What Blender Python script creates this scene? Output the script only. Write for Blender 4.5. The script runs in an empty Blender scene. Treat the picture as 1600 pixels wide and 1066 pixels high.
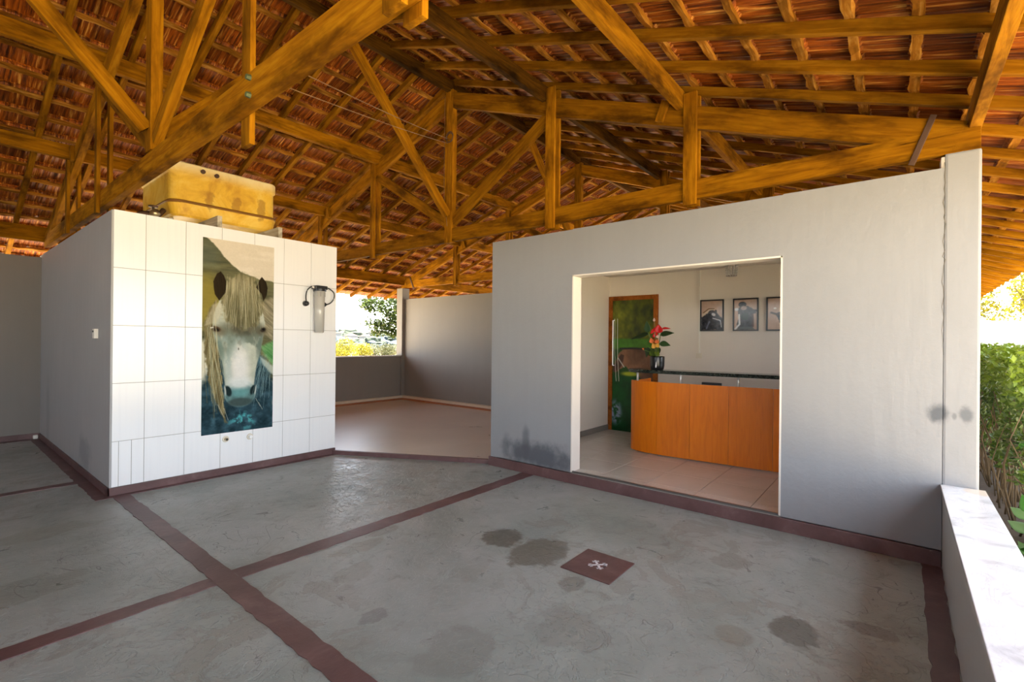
import bpy, bmesh, math, random
import numpy as np
from mathutils import Matrix, Vector
random.seed(7)
RNG = np.random.default_rng(7)
S = bpy.context.scene
COL = S.collection

# ------------------------------------------------------------------ camera
CAM_H = 1.40
F_PX, YAW, PITCH, ROLL = 750.99, 0.681, 0.00044, 0.009838
def cam_axes():
    fw = Vector((math.cos(YAW)*math.cos(PITCH), math.sin(YAW)*math.cos(PITCH), math.sin(PITCH)))
    r = fw.cross(Vector((0, 0, 1))).normalized()
    u = r.cross(fw)
    c, s = math.cos(ROLL), math.sin(ROLL)
    return c*r + s*u, -s*r + c*u, fw
CR, CU, CF = cam_axes()
cam_d = bpy.data.cameras.new('camera')
cam_d.sensor_width = 36.0
cam_d.lens = F_PX/1600*36
cam_d.clip_end = 2000
cam_d.clip_start = 0.05
cam = bpy.data.objects.new('camera', cam_d)
COL.objects.link(cam)
M = Matrix.Identity(4)
for i in range(3):
    M[i][0], M[i][1], M[i][2] = CR[i], CU[i], -CF[i]
M[2][3] = CAM_H
cam.matrix_world = M
S.camera = cam

# ------------------------------------------------------------------ light
world = bpy.data.worlds.new('sky_world')
S.world = world
world.use_nodes = True
nt = world.node_tree
nt.nodes.clear()
sky = nt.nodes.new('ShaderNodeTexSky')
sky.sky_type = 'NISHITA'
sky.sun_disc = False
sky.sun_elevation = math.radians(74)
sky.sun_rotation = math.radians(120)
sky.altitude = 600
sky.air_density = 1.0
sky.dust_density = 2.0
bg = nt.nodes.new('ShaderNodeBackground')
bg.inputs['Strength'].default_value = 0.40
wo = nt.nodes.new('ShaderNodeOutputWorld')
haze = nt.nodes.new('ShaderNodeMix')          # thin white haze over the blue, as in the pale sky of the photo
haze.data_type = 'RGBA'
bw_ = nt.nodes.new('ShaderNodeRGBToBW')
tintm = nt.nodes.new('ShaderNodeMix'); tintm.data_type = 'RGBA'; tintm.blend_type = 'MULTIPLY'; tintm.inputs[0].default_value = 1.0
tintm.inputs[7].default_value = (1.0, 0.985, 0.95, 1)
haze.inputs[0].default_value = 0.72
nt.links.new(sky.outputs[0], bw_.inputs[0])
nt.links.new(bw_.outputs[0], tintm.inputs[6])
nt.links.new(sky.outputs[0], haze.inputs[6])
nt.links.new(tintm.outputs[2], haze.inputs[7])
nt.links.new(haze.outputs[2], bg.inputs['Color'])
nt.links.new(bg.outputs[0], wo.inputs['Surface'])

SUN_DIR = Vector((0.24, 0.14, 0.95)).normalized()      # towards the sun
sun_d = bpy.data.lights.new('sun', 'SUN')
sun_d.energy = 9.0
sun_d.angle = math.radians(0.6)
sun_d.color = (1.0, 0.93, 0.80)
sun = bpy.data.objects.new('sun', sun_d)
sun.rotation_euler = SUN_DIR.to_track_quat('Z', 'Y').to_euler()
sun.location = (0, 0, 30)
COL.objects.link(sun)

vs = S.view_settings
vs.view_transform = 'Standard'
vs.look = 'None'
vs.gamma = 1.0
vs.use_curve_mapping = False
vs.exposure = 2.4

# ------------------------------------------------------------------ helpers
def lin(r, g, b):
    f = lambda c: (c/255/12.92) if c/255 <= 0.04045 else ((c/255+0.055)/1.055)**2.4
    return (f(r), f(g), f(b), 1.0)

def proj(P):
    d = Vector(P) - Vector((0, 0, CAM_H))
    z = d.dot(CF)
    if z < 0.05: return None
    return 800 + F_PX*d.dot(CR)/z, 533 - F_PX*d.dot(CU)/z, z

class NT:
    """small node-tree helper"""
    def __init__(s, name):
        s.m = bpy.data.materials.new(name); s.m.use_nodes = True
        s.t = s.m.node_tree; s.t.nodes.clear()
        s.out = s.n('ShaderNodeOutputMaterial'); s.b = s.n('ShaderNodeBsdfPrincipled')
        s.l(s.b.outputs[0], s.out.inputs[0])
    def n(s, t, **k):
        x = s.t.nodes.new(t)
        for a, v in k.items(): setattr(x, a, v)
        return x
    def l(s, a, b): s.t.links.new(a, b)
    def coord(s, scale=(1, 1, 1), kind='Object', loc=(0, 0, 0)):
        tc = s.n('ShaderNodeTexCoord'); mp = s.n('ShaderNodeMapping')
        mp.inputs['Scale'].default_value = scale; mp.inputs['Location'].default_value = loc
        s.l(tc.outputs[kind], mp.inputs[0]); return mp.outputs[0]
    def noise(s, vec, scale, detail=4, rough=0.55, dist=0.0):
        x = s.n('ShaderNodeTexNoise'); x.inputs['Scale'].default_value = scale
        x.inputs['Detail'].default_value = detail; x.inputs['Roughness'].default_value = rough
        x.inputs['Distortion'].default_value = dist
        if vec is not None: s.l(vec, x.inputs['Vector'])
        return x.outputs['Fac']
    def ramp(s, fac, stops):
        x = s.n('ShaderNodeValToRGB'); e = x.color_ramp.elements
        while len(e) < len(stops): e.new(0.5)
        for i, (p, c) in enumerate(stops):
            e[i].position = p; e[i].color = c if len(c) == 4 else (*c, 1)
        s.l(fac, x.inputs[0]); return x.outputs[0]
    def mix(s, fac, a, b, mode='MIX'):
        x = s.n('ShaderNodeMix'); x.data_type = 'RGBA'; x.blend_type = mode
        for v, i in ((fac, 0), (a, 6), (b, 7)):
            if hasattr(v, 'is_output'): s.l(v, x.inputs[i])
            else: x.inputs[i].default_value = v
        return x.outputs[2]
    def math(s, op, a, b=0.0, clamp=False):
        x = s.n('ShaderNodeMath'); x.operation = op; x.use_clamp = clamp
        for i, v in enumerate((a, b)):
            if hasattr(v, 'is_output'): s.l(v, x.inputs[i])
            else: x.inputs[i].default_value = v
        return x.outputs[0]
    def maprange(s, v, a, b, c=0.0, d=1.0, smooth=True):
        x = s.n('ShaderNodeMapRange')
        if smooth: x.interpolation_type = 'SMOOTHSTEP'
        s.l(v, x.inputs[0])
        for i, q in enumerate((a, b, c, d)): x.inputs[1+i].default_value = q
        return x.outputs[0]
    def bump(s, h, strength=0.3, dist=0.01):
        x = s.n('ShaderNodeBump'); x.inputs['Strength'].default_value = strength
        x.inputs['Distance'].default_value = dist
        s.l(h, x.inputs['Height']); s.l(x.outputs[0], s.b.inputs['Normal'])
    def set(s, col=None, rough=0.5, metal=0.0, spec=0.5, trans=0.0):
        if col is not None:
            if hasattr(col, 'is_output'): s.l(col, s.b.inputs['Base Color'])
            else: s.b.inputs['Base Color'].default_value = col
        if hasattr(rough, 'is_output'): s.l(rough, s.b.inputs['Roughness'])
        else: s.b.inputs['Roughness'].default_value = rough
        s.b.inputs['Metallic'].default_value = metal
        s.b.inputs['Specular IOR Level'].default_value = spec
        s.b.inputs['Transmission Weight'].default_value = trans
        return s.m
    def blob(s, vec, centre, radii, noise_amt, noise_scale, soft=0.25):
        """mask 0..1 of a rough-edged spot with its own place on the surface"""
        mp = s.n('ShaderNodeMapping'); mp.vector_type = 'TEXTURE'
        mp.inputs['Location'].default_value = centre; mp.inputs['Scale'].default_value = radii
        s.l(vec, mp.inputs[0])
        ln = s.n('ShaderNodeVectorMath'); ln.operation = 'LENGTH'; s.l(mp.outputs[0], ln.inputs[0])
        nz = s.noise(vec, noise_scale, 4, 0.6)
        d = s.math('ADD', ln.outputs['Value'], s.math('MULTIPLY', s.math('SUBTRACT', nz, 0.5), noise_amt))
        return s.maprange(d, 1.0-soft, 1.0+soft, 1.0, 0.0)

MAT = {}
def plain(name, col, rough=0.5, metal=0.0, spec=0.5, bump=0.0, bscale=40, var=0.0):
    t = NT(name)
    c = col
    v = t.coord()
    if var:
        n = t.noise(v, bscale*0.2, 5)
        c = t.mix(n, tuple(x*(1-var) for x in col[:3])+(1,), tuple(min(1, x*(1+var)) for x in col[:3])+(1,))
    t.set(c, rough, metal, spec)
    if bump: t.bump(t.noise(v, bscale, 5), bump, 0.01)
    MAT[name] = t.m
    return t.m

def wood_mat(name, dark, mid, light, rough=0.55, blotch=0.5):
    t = NT(name)
    oi = t.n('ShaderNodeObjectInfo')
    v = t.coord((1.2, 14, 14))
    add = t.n('ShaderNodeVectorMath'); add.operation = 'ADD'
    t.l(v, add.inputs[0])
    sc = t.n('ShaderNodeVectorMath'); sc.operation = 'SCALE'; sc.inputs[0].default_value = (13, 7, 5)
    t.l(oi.outputs['Random'], sc.inputs['Scale']); t.l(sc.outputs[0], add.inputs[1])
    g = t.noise(add.outputs[0], 2.2, 6, 0.62, 0.7)
    c = t.ramp(g, [(0.25, dark), (0.5, mid), (0.78, light)])
    v2 = t.coord((1, 3, 3))
    b = t.noise(v2, 2.3, 4, 0.6)
    c = t.mix(t.maprange(b, 0.42, 0.75, 0, 2*blotch), c, tuple(x*0.5 for x in dark[:3])+(1,))
    hs = t.n('ShaderNodeHueSaturation'); t.l(c, hs.inputs['Color'])
    t.l(t.maprange(oi.outputs['Random'], 0, 1, 0.78, 1.2, False), hs.inputs['Value'])
    t.set(hs.outputs[0], 0.9 if blotch > 0.3 else rough, 0, 0.06 if blotch > 0.3 else 0.35)
    t.bump(g, 0.35, 0.01)
    MAT[name] = t.m
    return t.m

wood_mat('truss_wood', (0.145, 0.050, 0.0015, 1), (0.27, 0.106, 0.0025, 1), (0.40, 0.178, 0.005, 1))
wood_mat('dark_wood', (0.030, 0.012, 0.001, 1), (0.085, 0.033, 0.002, 1), (0.16, 0.070, 0.005, 1))  # darker brown tone for the ridge beam and upper right purlin
wood_mat('rafter_wood', (0.14, 0.048, 0.0015, 1), (0.26, 0.105, 0.003, 1), (0.41, 0.19, 0.010, 1))
wood_mat('batten_wood', (0.13, 0.042, 0.003, 1), (0.30, 0.115, 0.010, 1), (0.58, 0.31, 0.07, 1))
wood_mat('counter_wood', (0.68, 0.16, 0.004, 1), (0.80, 0.20, 0.005, 1), (0.86, 0.25, 0.008, 1), 0.3, 0.04)
wood_mat('frame_wood', (0.25, 0.07, 0.015, 1), (0.36, 0.11, 0.02, 1), (0.45, 0.15, 0.03, 1), 0.35)
wood_mat('grey_plank', (0.30, 0.26, 0.19, 1), (0.45, 0.40, 0.31, 1), (0.6, 0.55, 0.45, 1), 0.7)

def roof_tile_mat():
    t = NT('clay_tile')
    oi = t.n('ShaderNodeObjectInfo')
    at = t.n('ShaderNodeAttribute'); at.attribute_name = 'tint'
    v0 = t.coord((34, 1.6, 6))
    sc = t.n('ShaderNodeVectorMath'); sc.operation = 'SCALE'; sc.inputs[0].default_value = (61, 37, 23)
    t.l(oi.outputs['Random'], sc.inputs['Scale'])
    ad = t.n('ShaderNodeVectorMath'); ad.operation = 'ADD'; t.l(v0, ad.inputs[0]); t.l(sc.outputs[0], ad.inputs[1])
    v = ad.outputs[0]
    g = t.noise(v, 1.6, 5, 0.65, 0.4)
    c = t.ramp(g, [(0.33, (0.020, 0.004, 0.001, 1)), (0.46, (0.16, 0.032, 0.002, 1)), (0.57, (0.29, 0.075, 0.005, 1)), (0.66, (0.56, 0.28, 0.055, 1))])
    v2 = t.coord((1, 1, 1))
    b = t.noise(v2, 3.0, 4, 0.6)
    c = t.mix(t.maprange(b, 0.42, 0.75, 0, 0.7), c, (0.26, 0.070, 0.008, 1))
    hs = t.n('ShaderNodeHueSaturation'); t.l(c, hs.inputs['Color'])
    t.l(t.maprange(at.outputs['Fac'], 0, 1, 0.70, 1.3, False), hs.inputs['Value'])
    t.set(hs.outputs[0], 0.55, 0, 0.2)
    t.bump(g, 0.5, 0.01)
    MAT['clay_tile'] = t.m
roof_tile_mat()

def concrete_mat():
    t = NT('concrete')
    v = t.coord()
    n1 = t.noise(v, 0.9, 6, 0.6, 0.6)
    c = t.ramp(n1, [(0.3, lin(129, 138, 132)), (0.5, lin(151, 158, 153)), (0.7, lin(167, 172, 169))])
    n2 = t.noise(v, 5.0, 6, 0.7, 0.8)
    c = t.mix(t.maprange(n2, 0.56, 0.74, 0, 0.45), c, lin(108, 106, 92))
    n3 = t.noise(v, 2.2, 5, 0.6, 1.5)
    c = t.mix(t.maprange(n3, 0.6, 0.75, 0, 0.4), c, lin(172, 172, 170))
    # footprints and damp patches with a shape of their own
    for cen, rad, amt, sc, k, col in (
        ((2.63, 2.20, 0), (0.15, 0.15, 1), 0.9, 9, 0.85, (92, 90, 80)),
        ((2.60, 1.86, 0), (0.24, 0.17, 1), 0.8, 8, 0.8, (98, 94, 82)),
        ((2.39, 1.47, 0), (0.09, 0.07, 1), 0.8, 12, 0.55, (100, 98, 90)),
        ((2.69, 0.40, 0), (0.13, 0.11, 1), 0.9, 10, 0.8, (96, 95, 88)),
        ((2.47, 0.615, 0), (0.085, 0.085, 1), 0.12, 6, 0.5, (120, 118, 105)),
        ((1.46, 2.07, 0), (0.08, 0.06, 1), 0.9, 14, 0.5, (104, 104, 100)),
        ((1.88, 2.84, 0), (0.20, 0.08, 1), 1.0, 6, 0.45, (118, 114, 92)),
        ((2.15, 2.93, 0), (0.14, 0.05, 1), 1.0, 6, 0.5, (112, 110, 96)),
        ((1.66, 2.55, 0), (0.14, 0.10, 1), 1.2, 5, 0.3, (120, 114, 92)),
        ((3.30, 0.85, 0), (0.13, 0.10, 1), 1.4, 7, 0.4, (112, 108, 96)),
        ((2.95, 0.10, 0), (0.06, 0.12, 1), 1.6, 9, 0.5, (90, 84, 68)),
        ((0.35, 3.75, 0), (0.30, 0.16, 1), 1.6, 4, 0.35, (106, 110, 94)),
        ((0.55, 4.75, 0), (0.26, 0.14, 1), 1.6, 5, 0.35, (118, 116, 96)),
        ((1.55, 1.55, 0), (0.20, 0.16, 1), 1.6, 5, 0.35, (112, 112, 106)),
        ((2.0, 1.25, 0), (0.16, 0.2, 1), 1.8, 6, 0.3, (116, 114, 108))):
        c = t.mix(t.math('MULTIPLY', t.blob(v, cen, rad, amt*1.3, sc*1.3, 0.14), k), c, lin(*col))
    # hairline cracks: thin level-set of a warped noise, only here and there
    n4 = t.noise(v, 1.3, 3, 0.55, 2.0)
    cr = t.maprange(t.math('ABSOLUTE', t.math('SUBTRACT', n4, 0.5)), 0.0, 0.004, 1.0, 0.0)
    gate = t.maprange(t.noise(t.coord(loc=(5, 3, 0)), 0.8, 2), 0.5, 0.6)
    c = t.mix(t.math('MULTIPLY', t.math('MULTIPLY', cr, gate), 0.7), c, lin(70, 70, 66))
    # worn skin: where the top coat has flaked the paler or darker body shows
    fl = t.noise(t.coord(loc=(2.3, 7.1, 0)), 3.1, 7, 0.66, 1.2)
    zone = t.maprange(t.noise(t.coord(loc=(9, 1, 0)), 0.7, 3), 0.42, 0.62)
    c = t.mix(t.math('MULTIPLY', t.maprange(fl, 0.53, 0.56, 0, 0.5), zone), c, lin(134, 132, 122))
    edge = t.maprange(t.math('ABSOLUTE', t.math('SUBTRACT', fl, 0.545)), 0.0, 0.008, 0.45, 0.0)
    c = t.mix(t.math('MULTIPLY', edge, zone), c, lin(98, 97, 90))
    rough = t.maprange(n2, 0.3, 0.7, 0.24, 0.5, False)
    t.set(c, rough, 0, 0.45)
    pits = t.maprange(t.noise(v, 26, 5, 0.7), 0.33, 0.5)
    flake = t.maprange(t.noise(v, 4.2, 6, 0.62, 1.4), 0.44, 0.47)
    h = t.math('ADD', t.math('MULTIPLY', pits, 0.25), t.math('ADD', t.math('MULTIPLY', flake, 0.35), t.math('MULTIPLY', n1, 1.2)))
    t.bump(h, 0.5, 0.014)
    MAT['concrete'] = t.m
concrete_mat()

def red_mat():
    t = NT('red_cement')
    v = t.coord()
    n1 = t.noise(v, 3, 6, 0.65, 0.5)
    c = t.ramp(n1, [(0.3, lin(84, 58, 57)), (0.55, lin(102, 74, 73)), (0.75, lin(126, 99, 97))])
    c = t.mix(t.maprange(t.noise(v, 22, 5, 0.7), 0.66, 0.74, 0, 0.6), c, lin(160, 140, 135))
    t.set(c, 0.45, 0, 0.45)
    t.bump(t.noise(v, 30, 5, 0.6), 0.2, 0.01)
    MAT['red_cement'] = t.m
red_mat()

def plaster_mat(name, base, blobs=(), streak=0.25, bump=0.25):
    t = NT(name)
    v = t.coord()
    n1 = t.noise(v, 1.1, 5, 0.6, 0.3)
    c = t.mix(n1, tuple(x*0.9 for x in base[:3])+(1,), tuple(x*1.08 for x in base[:3])+(1,))
    vs_ = t.coord((14, 14, 1.0))
    st = t.noise(vs_, 1.0, 4, 0.6)
    c = t.mix(t.maprange(st, 0.35, 0.7, 0, streak), c, tuple(x*0.86 for x in base[:3])+(1,))
    for cen, rad, amt, sc, k, col in blobs:
        c = t.mix(t.math('MULTIPLY', t.blob(v, cen, rad, amt, sc, 0.5), k), c, lin(*col))
    t.set(c, 0.55, 0, 0.35)
    h = t.math('ADD', t.math('MULTIPLY', t.noise(v, 9, 5, 0.6), 0.7), t.math('MULTIPLY', st, 0.35))
    t.bump(h, bump, 0.012)
    MAT[name] = t.m
GREY = lin(166, 165, 164)
plaster_mat('grey_plaster', GREY, [((1.06, 6.4, 0.22), (1, 0.25, 0.16), 1.6, 7, 0.5, (110, 112, 116)), ((1.06, 8.6, 0.4), (1, 0.12, 0.5), 1.6, 5, 0.3, (120, 120, 120)), ((7.1, 7.5, 0.4), (1, 2, 0.1), 0.5, 3, 0.0, (120, 110, 100))])
plaster_mat('reception_plaster', lin(145, 146, 149), [
    ((4.08, -0.185, 0.965), (1, 0.05, 0.055), 1.2, 16, 0.9, (84, 88, 95)), ((4.08, -0.315, 0.97), (1, 0.03, 0.05), 1.4, 16, 0.8, (92, 96, 102)), ((4.08, -0.26, 0.955), (1, 0.012, 0.02), 1, 16, 0.6, (90, 94, 100)),
    ((4.08, 2.95, 0.20), (1, 0.42, 0.13), 1.7, 6, 0.8, (70, 74, 82)), ((4.08, 3.1, 0.33), (1, 0.05, 0.16), 1.0, 8, 0.6, (80, 83, 90)), ((4.08, 3.38, 0.25), (1, 0.05, 0.12), 1.2, 8, 0.5, (84, 87, 93))], 0.15, 0.45)
plaster_mat('white_plaster', lin(222, 214, 204), (), 0.08, 0.15)
plaster_mat('dark_grey_plaster', lin(128, 122, 116), (), 0.15, 0.2)

def tile_white():
    t = NT('white_tile')
    v = t.coord()
    n = t.noise(v, 0.8, 3)
    st = t.noise(t.coord((40, 40, 0.6)), 1.2, 2)
    c = t.mix(n, lin(232, 233, 234), lin(241, 242, 243))
    c = t.mix(t.maprange(st, 0.45, 0.75, 0, 0.25), c, lin(224, 226, 230))
    t.set(c, 0.22, 0, 0.5)
    MAT['white_tile'] = t.m
tile_white()
def floor_tile():
    t = NT('floor_tile')
    v = t.coord()
    n = t.noise(v, 3, 6, 0.6, 0.8)
    c = t.mix(n, lin(190, 184, 176), lin(212, 207, 200))
    t.set(c, 0.16, 0, 0.5)
    MAT['floor_tile'] = t.m
floor_tile()
def marble():
    t = NT('marble')
    v = t.coord()
    n = t.noise(v, 3.5, 7, 0.62, 1.6)
    c = t.ramp(n, [(0.25, lin(176, 178, 182)), (0.45, lin(222, 224, 226)), (0.7, lin(236, 236, 236))])
    w = t.noise(t.coord((1.2, 3, 1)), 1.6, 5, 0.6, 2.5)
    vein = t.maprange(t.math('ABSOLUTE', t.math('SUBTRACT', w, 0.5)), 0.0, 0.012, 0.22, 0.0)
    c = t.mix(vein, c, lin(150, 150, 155))
    c = t.mix(t.math('MULTIPLY', t.blob(v, (4.02, -0.37, 0.52), (0.10, 0.07, 1), 1.0, 7), 0.6), c, lin(226, 205, 172))  # warm reflection beside the pillar, painted into the marble
    t.set(c, 0.2, 0, 0.5)
    MAT['marble'] = t.m
marble()
def granite():
    t = NT('granite')
    v = t.coord()
    vo = t.n('ShaderNodeTexVoronoi'); vo.inputs['Scale'].default_value = 140; t.l(v, vo.inputs['Vector'])
    c = t.ramp(vo.outputs['Color'], [(0.2, lin(14, 18, 16)), (0.6, lin(34, 42, 36)), (0.95, lin(90, 98, 88))])
    t.set(c, 0.12, 0, 0.5); MAT['granite'] = t.m
granite()
def tank_mat():
    t = NT('tank_plastic')
    v = t.coord()
    n = t.noise(v, 4, 6, 0.65, 0.6)
    c = t.ramp(n, [(0.3, (0.48, 0.24, 0.016, 1)), (0.5, (0.72, 0.43, 0.035, 1)), (0.72, (0.80, 0.58, 0.12, 1))])
    zz = t.n('ShaderNodeSeparateXYZ'); t.l(v, zz.inputs[0])
    top = t.maprange(t.math('ADD', zz.outputs['Z'], t.math('MULTIPLY', n, 0.12)), 0.45, 0.62, 0, 0.75)
    c = t.mix(top, c, (0.78, 0.68, 0.42, 1))                 # lime wash band under the rim
    for x in (0.35, 0.62, 0.88):
        c = t.mix(t.math('MULTIPLY', t.blob(v, (x, 0, 0.22), (0.045, 3, 0.10), 2.6, 11), 0.6), c, (0.28, 0.12, 0.012, 1))
    t.set(c, 0.55, 0, 0.35); t.bump(t.noise(v, 30, 5), 0.15, 0.01)
    MAT['tank_plastic'] = t.m
tank_mat()
plain('tank_band', (0.22, 0.09, 0.008, 1), 0.6, var=0.3)
def attr_mat(name, rough=0.3, spec=0.4):
    t = NT(name)
    a = t.n('ShaderNodeAttribute'); a.attribute_name = 'print'
    t.set(a.outputs['Color'], rough, 0, spec); MAT[name] = t.m
attr_mat('printed_sheet', 0.7, 0.08); attr_mat('printed_photo', 0.15)
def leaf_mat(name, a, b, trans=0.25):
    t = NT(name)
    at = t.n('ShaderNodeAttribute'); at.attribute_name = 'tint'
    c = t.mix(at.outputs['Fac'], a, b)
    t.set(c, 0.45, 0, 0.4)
    tr = t.n('ShaderNodeBsdfTranslucent'); t.l(c, tr.inputs['Color'])
    mx = t.n('ShaderNodeMixShader'); mx.inputs[0].default_value = trans
    t.l(t.b.outputs[0], mx.inputs[1]); t.l(tr.outputs[0], mx.inputs[2]); t.l(mx.outputs[0], t.out.inputs[0])
    MAT[name] = t.m
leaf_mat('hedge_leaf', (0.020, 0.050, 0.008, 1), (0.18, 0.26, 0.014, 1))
leaf_mat('tree_leaf', (0.016, 0.034, 0.007, 1), (0.075, 0.11, 0.014, 1), 0.4)
leaf_mat('yellow_leaf', (0.11, 0.115, 0.004, 1), (0.26, 0.22, 0.010, 1), 0.35)
leaf_mat('grey_leaf', (0.05, 0.062, 0.024, 1), (0.12, 0.12, 0.05, 1), 0.25)
leaf_mat('big_leaf', (0.03, 0.14, 0.010, 1), (0.06, 0.22, 0.018, 1), 0.3)
leaf_mat('dark_leaf', (0.012, 0.035, 0.010, 1), (0.03, 0.075, 0.02, 1), 0.15)
plain('bark', (0.07, 0.046, 0.026, 1), 0.8, bump=0.5, bscale=25, var=0.4)
plain('twig', (0.085, 0.055, 0.026, 1), 0.8, bump=0.4, bscale=30, var=0.4)
plain('soil', (0.05, 0.033, 0.02, 1), 0.95, bump=0.6, bscale=14, var=0.4)
plain('yard', (0.60, 0.50, 0.33, 1), 0.9, bump=0.3, bscale=6, var=0.2)
plain('hill_green', (0.045, 0.058, 0.042, 1), 0.95, bump=0.4, bscale=0.5, var=0.5)
plain('fence_white', lin(150, 154, 162), 0.6, var=0.05)
plain('iron', (0.10, 0.055, 0.035, 1), 0.6, 0.6, var=0.3)
plain('bolt_green', (0.10, 0.13, 0.06, 1), 0.6, 0.3, var=0.3)
plain('wire', (0.17, 0.08, 0.02, 1), 0.5)
plain('black_plastic', (0.012, 0.012, 0.013, 1), 0.3)
plain('dark_hose', (0.05, 0.055, 0.05, 1), 0.4)
plain('chrome', (0.85, 0.85, 0.85, 1), 0.42, 0.7)
plain('brass', (0.55, 0.45, 0.28, 1), 0.3, 0.9)
plain('filter_body', (0.50, 0.49, 0.45, 1), 0.18, 0.0, 0.6)
plain('filter_core', (0.36, 0.35, 0.33, 1), 0.5)
plain('white_plastic', lin(228, 224, 214), 0.4)
plain('cream_plastic', lin(214, 206, 190), 0.45)
plain('dark_slot', (0.02, 0.02, 0.02, 1), 0.5)
plain('crack', (0.13, 0.12, 0.10, 1), 0.9)
plain('grout', lin(150, 148, 140), 0.8)
plain('metal_rail', (0.18, 0.17, 0.16, 1), 0.35, 0.8)
plain('emblem_white', lin(238, 236, 240), 0.5)
plain('petal_red', (0.55, 0.012, 0.012, 1), 0.2)
plain('petal_orange', (0.70, 0.14, 0.02, 1), 0.35)
plain('petal_yellow', (0.65, 0.32, 0.03, 1), 0.4)
plain('petal_pink', (0.70, 0.45, 0.36, 1), 0.4)
plain('stem_green', (0.10, 0.16, 0.03, 1), 0.5)
plain('terracotta', (0.075, 0.045, 0.032, 1), 0.8, bump=0.2, var=0.2)
plain('curb_beige', lin(205, 190, 168), 0.6, var=0.1)
plain('curb_orange', lin(158, 96, 58), 0.6, var=0.15)
plain('house_wall', (0.20, 0.19, 0.18, 1), 0.8)
plain('house_roof', (0.12, 0.055, 0.035, 1), 0.8)
def annex_floor():
    t = NT('annex_floor')
    v = t.coord()
    n = t.noise(v, 1.2, 6, 0.6, 0.8)
    c = t.ramp(n, [(0.25, lin(184, 171, 158)), (0.6, lin(197, 185, 172)), (0.85, lin(206, 196, 185))])
    t.set(c, t.maprange(n, 0.3, 0.7, 0.27, 0.33, False), 0, 0.5); t.bump(t.noise(v, 6, 5), 0.12, 0.01)
    MAT['annex_floor'] = t.m
annex_floor()
def crystal():
    t = NT('crystal')
    t.set((0.75, 0.72, 0.68, 1), 0.12, 0.35, 0.7); MAT['crystal'] = t.m
crystal()

ROOTLOC = {}
def link(name, mesh, mat=None, parent=None, mw=None):
    o = bpy.data.objects.new(name, mesh)
    COL.objects.link(o)
    if mat is not None and mesh is not None and not mesh.materials:
        mesh.materials.append(MAT[mat])
    if mw is not None: o.matrix_world = mw
    if parent is not None:
        o.parent = parent
        o.matrix_parent_inverse = ROOTLOC.get(parent.name, Matrix.Identity(4)).inverted()
    ROOTLOC[o.name] = mw.copy() if mw is not None else Matrix.Identity(4)
    return o
def empty(name, loc=(0, 0, 0)):
    o = bpy.data.objects.new(name, None)
    o.empty_display_size = 0.2
    COL.objects.link(o)
    m = Matrix.Translation(loc); o.matrix_world = m; ROOTLOC[o.name] = m
    return o
def tag(o, label, cat, group=None):
    o['label'] = label; o['category'] = cat
    if group: o['group'] = group
    return o
def struct(o):
    o['kind'] = 'structure'; return o
def bm_box(bm, lo, hi, bevel=0):
    x0, y0, z0 = lo; x1, y1, z1 = hi
    v = [bm.verts.new(p) for p in ((x0,y0,z0),(x1,y0,z0),(x1,y1,z0),(x0,y1,z0),(x0,y0,z1),(x1,y0,z1),(x1,y1,z1),(x0,y1,z1))]
    fs = [bm.faces.new([v[i] for i in q]) for q in ((0,3,2,1),(4,5,6,7),(0,1,5,4),(1,2,6,5),(2,3,7,6),(3,0,4,7))]
    if bevel:
        es = set(e for f in fs for e in f.edges)
        bmesh.ops.bevel(bm, geom=list(es), offset=bevel, segments=2, affect='EDGES', profile=0.6)
def to_mesh(bm, name, smooth=False):
    me = bpy.data.meshes.new(name)
    bm.normal_update()
    bm.to_mesh(me); bm.free()
    if smooth:
        for p in me.polygons: p.use_smooth = True
    return me
def boxes(name, lst, mat, parent=None, bevel=0, mw=None):
    bm = bmesh.new()
    for lo, hi in lst: bm_box(bm, lo, hi, bevel)
    return link(name, to_mesh(bm, name), mat, parent, mw)
def box(name, lo, hi, mat, parent=None, bevel=0):
    return boxes(name, [(lo, hi)], mat, parent, bevel)
def beam(name, p0, p1, w, h, mat, parent=None, up=(0, 0, 1), bevel=0.004, rough=0.0, seg=1):
    """rectangular timber from p0 to p1; local X runs along the grain"""
    p0, p1 = Vector(p0), Vector(p1)
    d = p1-p0; L = d.length; x = d/L
    upv = Vector(up); y = upv.cross(x)
    if y.length < 1e-4: y = Vector((0, 1, 0)).cross(x)
    y.normalize(); z = x.cross(y)
    bm = bmesh.new()
    if seg == 1:
        bm_box(bm, (0, -w/2, -h/2), (L, w/2, h/2), bevel)
    else:
        rings = []
        for i in range(seg+1):
            j = [random.uniform(-rough, rough) for _ in range(4)]
            rings.append([bm.verts.new((L*i/seg, sy*(w/2+j[k]), sz*(h/2+j[(k+1) % 4]))) for k, (sy, sz) in enumerate(((-1,-1),(1,-1),(1,1),(-1,1)))])
        for a, b in zip(rings, rings[1:]):
            for k in range(4): bm.faces.new((a[k], a[(k+1) % 4], b[(k+1) % 4], b[k]))
        bm.faces.new(rings[0][::-1]); bm.faces.new(rings[-1])
    m = Matrix((( x.x, y.x, z.x, p0.x), (x.y, y.y, z.y, p0.y), (x.z, y.z, z.z, p0.z), (0, 0, 0, 1)))
    return link(name, to_mesh(bm, name), mat, parent, m)
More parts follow.
